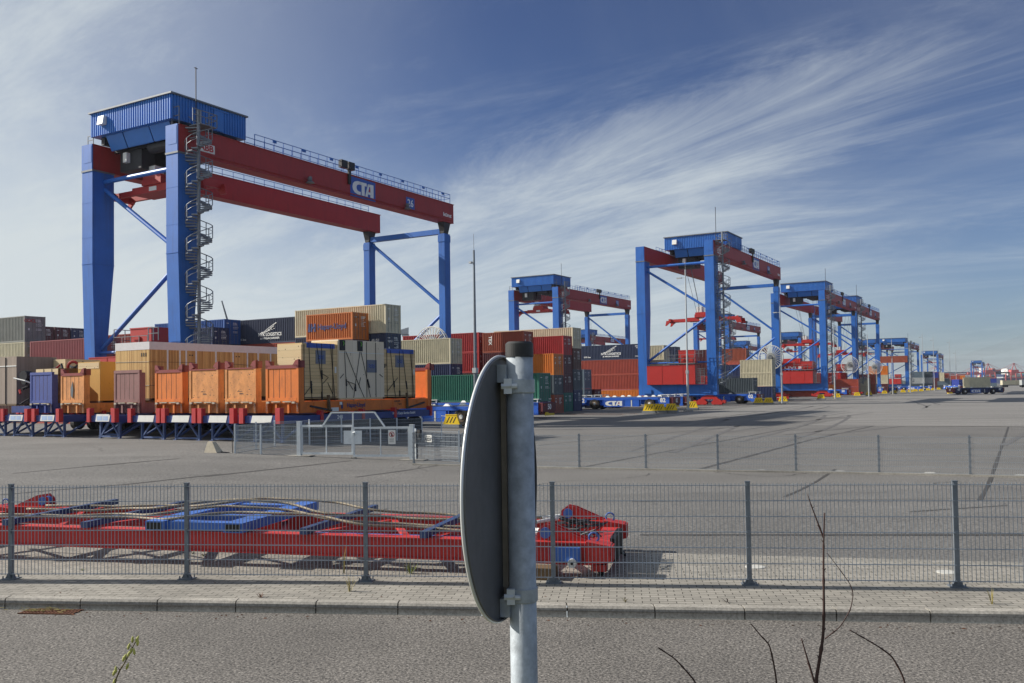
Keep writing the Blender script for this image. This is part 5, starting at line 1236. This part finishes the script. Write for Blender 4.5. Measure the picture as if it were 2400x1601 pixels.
b = MB(); P0 = bp + Vector((.3, 0, .03)); b.tube([P0, P0.lerp(corner, .5) + Vector((0, .06, .0)), corner + Vector((-.1, 0, .03)), corner + Vector((-.12, 0, .5)), corner + Vector((-.03, 0, 1.1))], .018, 6); b.build('hose_line', M_BLACK, cr)
# ================================================================== LIFTING FRAME BEHIND THE NEAR FENCE
lf = thing('lifting_frame', 'long red and blue container lifting frame with wire ropes lying behind the front fence', 'lifting frame', (1.27, 12.26, .45), radians(-12.5)); lf.rotation_euler[1] = .008
ZB, ZT, WD, LN = .17, .43, 2.25, 11.3
for y in (0, WD - .22):
    b = MB(); b.box(-LN, -.25, y + .04, y + .18, ZB, ZT); b.box(-LN, -.25, y, y + .22, ZT, ZT + .018); b.box(-LN, -.25, y, y + .22, ZB - .018, ZB); b.build('long_beam', M_SRED, lf)
b = MB(); b.box(-1.75, -1.42, -.012, .3, ZB - .03, ZT - .01); b.build('wear_plate', M_RUST, lf)
b = MB(); zz = ZT - .07
for i in range(5):
    x0 = -.9 - i * 1.95
    b.bar((x0, .15, zz), (x0 - .95, WD - .15, zz), .09, .06); b.bar((x0 - .95, WD - .15, zz), (x0 - 1.9, .15, zz), .09, .06)
    b.bar((x0 - .3, .15, zz - .1), (x0 - 1.6, .9, zz - .1), .07, .05)
b.build('diagonal_bracing', M_SRED, lf)
for x in (-1.75, -2.6, -4.4, -8.0, -9.4):
    b = MB(); b.bar((x, -.05, ZT + .07), (x + .12, WD + .25, ZT + .09), .1, .09); b.build('cross_bar', mat('bar_dark_blue', (44, 66, 110), .5, var=.15, dirt=.4), lf)
for x in (-6.9, -5.62):
    b = MB(); b.box(x, x + .30, -.12, 2.5, ZT + .03, ZT + .17); o = b.build('platform_beam', M_SBLU, lf)
    b = MB(); b.box(x + .03, x + .27, -.125, -.119, ZT + .05, ZT + .15); b.build('open_end', M_BLACK, o)
for y0, y1, z1 in ((0, .22, .15), (2.05, 2.25, .15), (1.0, 1.12, .12)):
    b = MB(); b.box(-6.6, -5.62, y0, y1, ZT + .03, ZT + z1); b.build('platform_rail', M_SBLU, lf)
b = MB(); b.box(-4.6, -2.0, .45, .62, ZB + .05, ZT - .04); b.box(-9.3, -7.2, .2, .34, ZT - .1, ZT - .02); b.build('inner_channels', M_SBLU, lf)
for s, xe in ((1, 0), (-1, -LN - .1)):
    for y in (-.03, WD - .31):
        h = MB(); a, c = (xe - .32, xe) if s > 0 else (xe, xe + .32)
        h.hexa([(a, y, .16), (c, y, .2), (c, y + .34, .2), (a, y + .34, .16), (a, y, .47), (c, y, .42), (c, y + .34, .42), (a, y + .34, .47)])
        h.box(c - .02 if s > 0 else a - .03, c + .03 if s > 0 else a + .02, y + .04, y + .3, .2, .41)
        ho = h.build('corner_head', M_SRED, lf)
        h = MB(); f0 = (a + c) / 2; h.box(f0 - .1, f0 + .1, y + .04, y + .26, .07, .16); h.build('foot', M_BRED, ho)
        h = MB(); h.tube([(f0 + .02, y + .15, .07), (f0 + .02, y + .15, 0.0)], [.05, .03], 8); h.build('twistlock', M_BLACK, ho)
        h = MB(); h.ring((f0 - .08, y + .2, .50), (0, 1, 0), .065, .013, 16, 6); h.build('lifting_ring', M_SBLU, ho)
        g = MB(); yy = y + .16
        for dy in (0, .16): g.prism([(xe - s * 1.05, yy + dy, ZT), (xe - s * 1.0, yy + dy, ZT + .17), (xe - s * .9, yy + dy, ZT + .24), (xe - s * .78, yy + dy, ZT + .22), (xe - s * .25, yy + dy, ZT + .0)], (0, .025, 0))
        go = g.build('pulley_gusset', M_SRED, ho)
        g = MB(); g.cyl((xe - s * .9, yy - .03, ZT + .12), (xe - s * .9, yy + .22, ZT + .12), .075, 18); g.build('pin', M_SBLU, go)
    e = MB(); a, c = (xe - .32, xe - .06) if s > 0 else (xe + .06, xe + .32)
    e.box(a, c, .34, WD - .34, .14, .38)
    e.build('end_beam', M_SRED, lf)
    e = MB()
    for i in range(9): e.box(c + (.0 if s > 0 else -.4), c + (.08 if s > 0 else -.3), .5 + i * .11, .56 + i * .11, .1, .44)
    e.tube([(c, 1.7, .12), (c + .1 * s, 1.6, .03), (c + .12 * s, 1.45, .04), (c, 1.35, .14)], .018, 6); e.build('cable_chain', M_BLACK, lf)
b = MB(); b.box(-.80, -.40, -.07, .04, .2, .39); b.build('drive_box', M_SBLU, lf)
b = MB(); b.cyl((-.50, -.12, .19), (-.50, -.07, .19), .06, 22); o = b.build('white_flange', M_WHITE, lf); b = MB(); b.cyl((-.50, -.125, .19), (-.50, -.118, .19), .02, 12); b.build('flange_bore', M_BLACK, o)
rr = random.Random(3)
tangle = MB()
for i in range(26):
    p = Vector((-.55 + rr.uniform(-.25, .2), rr.uniform(.7, 1.6), ZT + rr.uniform(-.02, .12))); tangle.tube([p, p + Vector((rr.uniform(-.3, .3), rr.uniform(-.2, .2), rr.uniform(-.04, .1))), p + Vector((rr.uniform(-.4, .4), rr.uniform(-.3, .3), rr.uniform(-.06, .06)))], .012, 5)
tangle.build('cable_tangle', M_DARK, lf)
for k, (y, ph, am) in enumerate(((.28, .2, .07), (.62, 1.3, .06), (1.3, 2.1, .07), (1.75, .9, .06))):
    pts = []
    for i in range(60):
        t = i / 59; x = -1.25 - 8.9 * t
        lift = .10 * max(0, 1 - abs(x + 6.1) / 2.6) ** .6 + .04 * max(0, 1 - abs(x + 6.1) / 1.2)
        pts.append((x, y + (.16 * sin(2.2 * x + ph) + .1 * sin(4.1 * x + 2 * ph)) * sin(pi * t), ZT + .09 + am * sin(1.1 * x + ph) * sin(pi * t) + lift * .75 + .06 * sin(pi * t)))
    b = MB(); b.tube(pts, .021, 7); ro = b.build('wire_rope', M_ROPE, lf, True)
    b = MB(); yh = .22 if k < 2 else WD - .2
    b.tube([(-1.25, y, pts[0][2]), (-1.0, .5 * (y + yh), ZT + .10)], [.024, .035], 8); b.build('rope_socket', M_WHITE, ro)
tb = thing('timber_block', 'short timber block propping up the lifting frame right of the sign pole', 'timber', (-.10, 12.28, .45), radians(-15))
b = MB(); b.box(0, .62, 0, .3, 0, .145); b.box(.04, .6, .02, .28, .145, .152); b.build('baulk', M_TIMB, tb)
# ================================================================== ROUND ROAD SIGN SEEN FROM BEHIND
sgn = thing('road_sign', 'round road sign seen from behind on a zinc pole in the foreground', 'road sign', (0, 0, 0))
pc = atY(1222, 1141, 2.06); zt = 2.98 + 79 * 2.06 / 2140
b = MB(); b.tube([(pc.x, pc.y, 1.2), (pc.x, pc.y, zt)], .0302, 40); b.build('pole', M_SIGNPOLE, sgn, True)
b = MB(); b.tube([(pc.x, pc.y, zt - .004), (pc.x, pc.y, zt + .026), (pc.x, pc.y, zt + .031)], [.0316, .0316, .026], 40); b.build('pole_cap', mat('black_plastic_cap', (48, 48, 48), .55, var=.35, scale=30, dirt=.5, dirtcol=(104, 100, 94)), sgn)
dd = Vector((.264, .964, 0)).normalized(); nb = Vector((dd.y, -dd.x, 0)); dc = atY(1175, 1141, 2.07); RD = .293
def dpt(r, a, off): return dc + dd * (r * cos(a)) + Vector((0, 0, r * sin(a))) + nb * off
b = MB(); n = 96
for i in range(n):
    a0, a1 = 2 * pi * i / n, 2 * pi * (i + 1) / n
    b.face([dc + nb * 0.0, dpt(RD, a0, 0), dpt(RD, a1, 0)])
    b.face([dpt(RD, a0, 0), dpt(RD, a0, .011), dpt(RD, a1, .011), dpt(RD, a1, 0)][::-1])
    b.face([dpt(RD, a0, .011), dpt(RD - .0025, a0, .011), dpt(RD - .0025, a1, .011), dpt(RD, a1, .011)][::-1])
    b.face([dpt(RD - .0025, a0, .011), dpt(RD - .0025, a0, .001), dpt(RD - .0025, a1, .001), dpt(RD - .0025, a1, .011)][::-1])
ds = b.build('sign_disc', M_SIGNBACK, sgn)
b = MB(); b.tube([tuple(dpt(RD + .001, 2 * pi * i / 96, .004)) for i in range(97)], .0036, 8); b.build('rim', mat('rim_aluminium', (222, 224, 224), .35, .2, var=.06), ds, True)
b = MB()
for i in range(n):
    a0, a1 = 2 * pi * i / n, 2 * pi * (i + 1) / n; b.face([dc - nb * .002, dpt(RD - .002, a1, -.002), dpt(RD - .002, a0, -.002)])
b.build('sign_face', M_WHITE, ds)
b = MB()
def ob(b, c, hx, hy, hz): # box oriented to the disc: along dd, nb, z
    b.hexa([tuple(c + dd * sx * hx + nb * sy * hy + Vector((0, 0, sz * hz))) for sz in (-1, 1) for sx, sy in ((-1, -1), (1, -1), (1, 1), (-1, 1))])
cc = dc + dd * .012
ob(b, cc + nb * .007, .012, .006, .225); ob(b, cc + nb * .014 + dd * .010, .0035, .003, .215); ob(b, cc + nb * .007 + Vector((0, 0, .235)), .007, .005, .012); ob(b, cc + nb * .007 + Vector((0, 0, -.235)), .007, .005, .012)
b.build('back_channel', mat('channel_tan', (132, 124, 112), .6, .1, var=.15, scale=20), ds)
for z in (dc.z + .235, dc.z - .245):
    b = MB(); ob(b, dc + nb * .012 + Vector((0, 0, z - dc.z + (.02 if z > dc.z else -.02))) - dd * .012, .016, .011, .02)
    b.tube([tuple(dc + nb * .02 - dd * .012 + Vector((0, 0, z - dc.z + (.02 if z > dc.z else -.02)))), tuple(dc + nb * .03 - dd * .012 + Vector((0, 0, z - dc.z + (.02 if z > dc.z else -.02))))], .007, 6); b.build('disc_bracket', M_SIGNPOLE, ds)
for z in (2.98 + 7 * 2.06 / 2140, dc.z - .238):
    b = MB(); b.tube([(pc.x, pc.y, z - .016), (pc.x, pc.y, z - .014), (pc.x, pc.y, z + .014), (pc.x, pc.y, z + .016)], [.0315, .0335, .0335, .0315], 40)
    co = b.build('pole_clamp', M_SIGNPOLE, sgn)
    b = MB(); b.box(pc.x - .036, pc.x - .018, pc.y - .034, pc.y - .02, z - .017, z + .017); b.cyl((pc.x - .018, pc.y - .037, z), (pc.x - .006, pc.y - .037, z), .0055, 8); b.cyl((pc.x - .042, pc.y - .03, z), (pc.x - .02, pc.y - .03, z), .007, 6); b.build('clamp_bolt', M_GALV, co)
# ================================================================== TWIGS, WEEDS, SMALL THINGS
def q4(x, y): return (1480 + x / 2.555, 1100 + y / 2.555)
def twig(name, label, lines, Y, bark=M_BARK, root=True):
    t = thing(name, label, 'shrub', (0, 0, 0))
    for k, (pts, r0, r1) in enumerate(lines):
        P = [atY(px, py, Y + .03 * k) for px, py in pts]
        if k == 0 and root: P = [Vector((P[0].x + (P[0].x - P[1].x) * .5, Y + .05, 1.32)), P[0].lerp(Vector((P[0].x, Y, 1.9)), .6)] + P
        # smooth the line a little and jitter the radius as at nodes
        Q = []
        for a, c in zip(P, P[1:]):
            for i in range(5): Q.append(a.lerp(c, i / 5))
        Q.append(P[-1])
        for _ in range(2): Q = [Q[0]] + [(Q[i - 1] + Q[i] * 2 + Q[i + 1]) / 4 for i in range(1, len(Q) - 1)] + [Q[-1]]
        m = len(Q); R = [(r0 + (r1 - r0) * i / (m - 1)) * (1.0 + (.35 if i % 7 == 3 else 0)) for i in range(m)]
        b = MB(); b.tube(Q, R, 8)
        for i in range(3, m - 1, 6):
            s = 1 if (i // 6) % 2 else -1; b.tube([Q[i], Q[i] + Vector((.006 * s, 0, .007))], [R[i] * .7, R[i] * .25], 6)
        b.build('stem' if k == 0 else 'branch', bark, t, True)
    return t
twig('bare_shrub', 'tall bare reddish twig with forked top, right foreground', [([q4(1102, 1282), q4(1128, 1130), q4(1148, 1000), q4(1153, 850), q4(1151, 700), q4(1150, 550), q4(1151, 410), q4(1156, 262)], .0052, .0016),
      ([q4(1150, 410), q4(1112, 310), q4(1076, 215), q4(1055, 150)], .0022, .0008), ([q4(1158, 1015), q4(1250, 945), q4(1312, 840), q4(1329, 750), q4(1312, 690), q4(1240, 590), q4(1170, 500)], .0016, .0007), ([q4(1096, 1275), q4(1046, 1110), q4(1018, 1014)], .0026, .0013)], 2.2)
twig('bare_shrub', 'thin bare twig arching left at the bottom edge, first right of the sign pole', [([q4(398, 1290), q4(332, 1212), q4(262, 1135), q4(160, 1068)], .0026, .0013)], 2.1)
twig('bare_shrub', 'thin bare upright twig between the arching one and the tall forked one', [([q4(872, 1290), q4(850, 1150), q4(826, 1050), q4(778, 1000), q4(715, 925)], .0026, .0012)], 2.15)
twig('bare_shrub', 'thin bare twig arching left at the bottom, right of the tall forked one', [([q4(1642, 1290), q4(1615, 1215), q4(1560, 1120), q4(1490, 1068), q4(1400, 1015), q4(1305, 962)], .0030, .0012)], 2.25)
def q1(x, y): return (x / 3.13, 1100 + y / 3.13)
bt = twig('budding_twig', 'small twig with yellow green catkins at the bottom left', [([q1(838, 1572), q1(880, 1470), q1(915, 1420), q1(950, 1345), q1(1000, 1258)], .0022, .0010)], 2.0, mat('twig_olive', (96, 84, 56), .7))
for i, (x, y) in enumerate(((1010, 1272), (972, 1250), (1006, 1246), (945, 1300), (984, 1338), (944, 1356), (962, 1330), (908, 1388), (934, 1446), (850, 1470), (838, 1492), (916, 1380), (838, 1560))):
    p = atY(*q1(x, y), 2.0); b = MB(); d = Vector((random.uniform(-.4, .5), 0, 1)).normalized()
    b.tube([p - d * .007, p - d * .003, p + d * .003, p + d * .008], [.0011, .0031, .0028, .0008], 8); b.build('bud', M_BUD, bt, True)
def onz(px, py, z): d = ray(px, py); return Vector((0, 0, CAMZ)) + d * ((z - CAMZ) / d.z)
def weed(p, label, n, h, sp, m, flat=False):
    t = thing('weed_tuft', label, 'weed', p); b = MB()
    for i in range(n):
        a = random.uniform(0, 2 * pi); hh = h * random.uniform(.4, 1); r = sp * random.uniform(.2, 1)
        o = Vector((cos(a), sin(a), 0)) * sp * .2 * random.random(); k = o + Vector((cos(a) * r * .45, sin(a) * r * .45, hh * .6)); e = o + Vector((cos(a) * r, sin(a) * r, hh)); w = Vector((-sin(a), cos(a), 0)) * .004
        b.face([o - w, o + w, k + w, k - w]); b.face([k - w, k + w, e])
    b.build('blades', m, t); return t
weed(onz(821, 1386, .45), 'dry grass tuft on the pavers in front of the fence', 16, .26, .1, M_WEED)
weed(onz(806, 1344, .45), 'dry stalks standing just behind the fence', 9, .5, .05, M_WEED)
weed(onz(962, 1344, .45), 'green grass tuft behind the fence left of the sign', 26, .2, .22, M_MOSS)
weed(onz(478, 1303, .45), 'mossy tuft below the lifting frame, right one of two', 24, .05, .08, M_MOSS)
weed(onz(453, 1298, .45), 'mossy tuft below the lifting frame, left one of two', 18, .04, .06, M_MOSS)
weed(onz(610, 1400, .45), 'brown withered clump at the kerb top', 14, .07, .1, M_RUST)
weed(onz(1705, 1411, .45), 'withered brown stalk at the kerb right of the sign', 8, .06, .12, M_BARK)
weed(onz(2326, 1416, .45), 'thin dry grass near the kerb at the right edge', 12, .18, .1, M_WEED)
weed(onz(1465, 1410, .45), 'tiny dry grass at the kerb joint right of the sign', 8, .07, .08, M_WEED)
weed(onz(192, 1337, .45), 'tiny moss tuft behind the fence at the left', 12, .03, .05, M_MOSS)
gr_ = thing('drain_grate', 'rusty drain grate with dry debris against the kerb at the left', 'drain grate', onz(118, 1436, .33) + Vector((0, .02, 0)), radians(-7))
b = MB()
for i in range(16): b.box(-.36 + i * .045, -.34 + i * .045, -.11, .11, .0, .012)
for y in (-.11, 0, .1): b.box(-.37, .36, y, y + .015, .0, .014)
b.build('bars', M_RUST, gr_); b = MB()
for i in range(60):
    p = Vector((random.gauss(-.1, .22), random.gauss(.03, .05), .015 + .02 * random.random())); d = Vector((random.uniform(-.12, .12), random.uniform(-.03, .03), random.uniform(-.005, .015))); b.bar(p, p + d, .006, .004)
b.build('dry_debris', M_WEED, gr_)
lv = MB(); rr = random.Random(9)
for i in range(90):
    px = rr.uniform(0, 2400); p = onz(px, 1433 + px * .0152 + abs(rr.gauss(0, 7)), .33); a = rr.uniform(0, 3.1); w = rr.uniform(.01, .03); u_ = Vector((cos(a), sin(a), 0)) * w; v_ = Vector((-sin(a), cos(a), 0)) * w * .4
    lv.face([p + u_ + Vector((0, 0, .004)), p + v_ + Vector((0, 0, .012)), p - u_ + Vector((0, 0, .005)), p - v_ + Vector((0, 0, .004))])
for i in range(60):
    p = onz(rr.uniform(0, 2400), rr.uniform(1365, 1410), .45); a = rr.uniform(0, 3.1); w = rr.uniform(.008, .022); u_ = Vector((cos(a), sin(a), 0)) * w; v_ = Vector((-sin(a), cos(a), 0)) * w * .4
    lv.face([p + u_ + Vector((0, 0, .004)), p + v_ + Vector((0, 0, .01)), p - u_ + Vector((0, 0, .005)), p - v_ + Vector((0, 0, .004))])
lo = lv.build('leaf_litter', M_RUST); lo['kind'] = 'stuff'; lo['label'] = 'scattered dry leaf bits along the kerb'; lo['category'] = 'litter'
CPG = 'white cover plates in the ground by the fences'
for i, (px, py, z) in enumerate(((1769.6, 1329, .45), (2219.7, 1341.5, .45), (1785, 1102, None), (1969, 1104.7, None), (2180, 1108, None), (2392, 1114, None))):
    p = onz(px, py, z) if z else G(px, py); b = MB(); b.tube([(0, 0, 0), (0, 0, .006), (0, 0, .010)], [.14, .14, .12] if z else [.17, .17, .15], 24); o = b.build('cover_plate', mat('cover_plate_pale', (196, 194, 186), .6, var=.1, scale=8), None, False, p)
    tag(o, ['round white cover plate behind the front fence, left one', 'round white cover plate behind the front fence, right one', 'round white cover plate at the second fence, leftmost', 'round white cover plate at the second fence, second from left', 'round white cover plate at the second fence, third from left', 'round white cover plate at the second fence, by the right edge'][i], 'cover plate', CPG)
# ================================================================== FAR BACKGROUND
def bg(px, Y): return (px - 1200) / F_PX * Y
def quay_crane(px, Y, label, k=1.0):
    t = thing('quay_crane', label, 'crane', (bg(px, Y), Y, 0), 0, 'red quay cranes across the harbour')
    b = MB()
    for x in (-9, 9):
        for y in (0, 16): b.bar((x, y, 0), (x * .9, y, 19), 1.4)
    b.box(-10, 10, -1, 1, 9, 10.6); b.box(-10, 10, 15, 17, 9, 10.6); b.build('legs', M_FAR, t)
    b = MB(); b.box(-34 * k, 34 * k, 5, 8, 17, 19.4); b.box(-6, 6, 3, 12, 19.4, 23); b.build('boom', M_FAR, t)
    b = MB()
    for x in (-5, 5): b.bar((x, 6, 19), (0, 6, 34), .9)
    for x in (-32, -18, 18, 32): b.bar((x * k, 6, 19), (0, 6, 34), .35)
    b.build('apex_frame', M_FAR, t); return t
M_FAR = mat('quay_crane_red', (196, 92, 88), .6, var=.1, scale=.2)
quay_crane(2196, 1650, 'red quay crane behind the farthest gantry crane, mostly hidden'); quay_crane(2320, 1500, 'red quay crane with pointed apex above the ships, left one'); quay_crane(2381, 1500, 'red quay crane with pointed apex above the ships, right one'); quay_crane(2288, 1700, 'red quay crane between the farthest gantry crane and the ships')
def ship(px0, px1, Y, hh, label, seed):
    t = thing('container_ship', label, 'ship', (bg(px0, Y), Y, 0), 0, 'moored container ships in the distance'); L_ = bg(px1, Y) - bg(px0, Y)
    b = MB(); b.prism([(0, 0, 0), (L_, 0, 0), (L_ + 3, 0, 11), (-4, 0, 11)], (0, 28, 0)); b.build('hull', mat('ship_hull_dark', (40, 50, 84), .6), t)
    cols = [mat('far_%s' % n, CC[n], .6) for n in ('lgrey', 'beige', 'green', 'dblue', 'salmon', 'lgrey')]
    b = MB(); r = random.Random(seed); x = 1.0
    while x < L_ - 4:
        w = r.choice((6.1, 12.2)); top = hh * r.uniform(.55, 1); z = 11
        while z < top: b.cur = r.randrange(6); b.box(x, x + w - .3, 1, 27, z, z + 2.5); z += 2.6
        x += w
    o = b.build('deck_cargo', cols, t); o['kind'] = 'stuff'
    b = MB(); b.box(L_ * .12, L_ * .12 + 8, 2, 26, 11, hh + 3); b.build('bridge_house', M_WHITE, t)
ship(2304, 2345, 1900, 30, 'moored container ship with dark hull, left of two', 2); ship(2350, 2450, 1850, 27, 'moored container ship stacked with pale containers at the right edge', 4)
br_ = thing('road_bridge', 'long dark elevated road bridge far away left of the farthest crane', 'bridge', (bg(2185, 2400), 2400, 0))
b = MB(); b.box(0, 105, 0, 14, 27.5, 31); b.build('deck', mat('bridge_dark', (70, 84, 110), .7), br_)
b = MB()
for i in range(4): b.box(8 + i * 28, 11 + i * 28, 3, 11, 0, 27.5)
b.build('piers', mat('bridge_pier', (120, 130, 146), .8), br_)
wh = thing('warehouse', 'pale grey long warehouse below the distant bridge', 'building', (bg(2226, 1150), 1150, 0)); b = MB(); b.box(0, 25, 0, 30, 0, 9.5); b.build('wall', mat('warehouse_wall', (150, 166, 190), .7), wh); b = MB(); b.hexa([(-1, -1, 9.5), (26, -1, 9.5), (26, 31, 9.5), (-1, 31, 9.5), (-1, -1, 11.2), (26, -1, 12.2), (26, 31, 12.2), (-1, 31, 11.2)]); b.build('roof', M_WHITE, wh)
wd = MB(); rr = random.Random(8)
for i in range(700):
    px = rr.uniform(2040, 2470); Y = rr.uniform(1900, 2100); x = bg(px, Y); h = rr.uniform(4, 10); w = rr.uniform(3, 8)
    wd.tube([(x, Y, 0), (x, Y, h * .45), (x, Y, h * .8), (x, Y, h)], [w * .6, w, w * .6, .3], 6)
wo = wd.build('far_wood', mat('far_trees', (62, 72, 66), .9, var=.3)); wo['kind'] = 'stuff'; wo['label'] = 'dark line of trees along the far harbour bank'; wo['category'] = 'trees'
def yard_truck(px, Y, label, col):
    t = thing('terminal_truck', label, 'truck', (bg(px, Y), Y, 0), 0, 'small trucks far off at the right edge')
    b = MB(); b.box(0, 2.3, 0, 2.4, .9, 3.3); b.box(2.3, 2.6, .2, 2.2, .9, 2.2); b.build('cab', M_BRED, t)
    b = MB(); b.box(-12.5, 1, .3, 2.1, .9, 1.3); b.build('chassis', M_DARK, t)
    b = MB()
    for x in (-11, -9.6, -1, 1.4): b.cyl((x, -.05, .5), (x, .5, .5), .5, 14); b.cyl((x, 1.9, .5), (x, 2.45, .5), .5, 14)
    b.build('wheels', M_TYRE, t)
    c = container(0, 0, 0, F20 if col != 'beige' else F40, 2.6, col, label.replace('red truck', 'container on the red truck'), g4, -pi / 2); c.location = (bg(px, Y) - 12.4, Y + 2.4, 1.32); c.rotation_euler = (0, 0, -pi / 2)
yard_truck(2399, 520, 'distant red truck behind the lone vehicle, left of two', 'beige'); yard_truck(2450, 470, 'distant red truck behind the lone vehicle, by the right edge', 'lgrey')
bcx = build_agv('distant flatbed vehicle carrying a royal blue container left of the lone vehicle', '44', GA); bcx.location = (bg(2246, 370) + 2.7, 368.5, 0); bcx.rotation_euler = (0, 0, pi / 2)
bc = container(0, 0, 0, F20, 2.6, 'royal', 'royal blue container facing the camera left of the lone vehicle', g4, 0.0); bc.location = (bg(2246, 370), 370, 1.7)
tw = thing('floodlight_tower', 'pale floodlight tower far away between the stacks under the near crane', 'light tower', (bg(951, 320), 320, 0)); b = MB(); b.tube([(0, 0, 0), (0, 0, 22)], [.7, .5], 10); b.build('mast', M_GREYL, tw)
b = MB(); b.box(-1.2, 1.2, -.6, .6, 22, 22.8); b.hexa([(-1.8, -.6, 22.6), (1.0, -.6, 22.6), (1.0, .6, 22.6), (-1.8, .6, 22.6), (-1.6, -.6, 24.4), (1.1, -.6, 25.2), (1.1, .6, 25.2), (-1.6, .6, 24.4)]); b.build('lamp_head', M_GREYL, tw)
jb = thing('crane_boom', 'thin raised mobile crane boom rising far behind the dark containers', 'crane', (bg(560, 300), 300, 0)); b = MB(); b.tube([(3, 0, 3), (-5.6, 0, 33.5)], [.7, .22], 8); b.build('boom', M_GREY, jb); b = MB(); b.box(0, 7, -1.5, 1.5, 1, 3.2); b.box(-1, 8, -1.4, 1.4, .2, 1.0); b.build('carrier', M_YEL, jb)
pl = thing('power_cables', 'bundle of thin overhead power cables sweeping up to the right above the far cranes', 'power cables', (0, 0, 0))
for i in range(8):
    b = MB(); A = atY(2205, 842 + i * 1.3, 2300); B = atY(2520, 738 + i * 5.5, 1000); pts = []
    for k in range(25):
        t = k / 24; p = A.lerp(B, t); p.z -= 26 * 4 * t * (1 - t) * .25; pts.append(p)
    b.tube(pts, .13, 5); b.build('cable', M_GREY, pl)
# ================================================================== HAZE
hz = MB(); hz.box(-1600, 1800, -30, 3200, -1.5, 60.0)
hm = bpy.data.materials.new('haze_air'); hm.use_nodes = True; hn = hm.node_tree; hn.nodes.remove(hn.nodes['Principled BSDF'])
pv_ = hn.nodes.new('ShaderNodeVolumePrincipled'); pv_.inputs['Color'].default_value = (.80, .88, 1.0, 1); pv_.inputs['Density'].default_value = .00010; pv_.inputs['Anisotropy'].default_value = .3
hn.links.new(pv_.outputs[0], hn.nodes['Material Output'].inputs['Volume'])
ho = hz.build('haze', hm); ho['kind'] = 'stuff'; ho['label'] = 'thin bluish haze in the air over the terminal'; ho['category'] = 'haze'
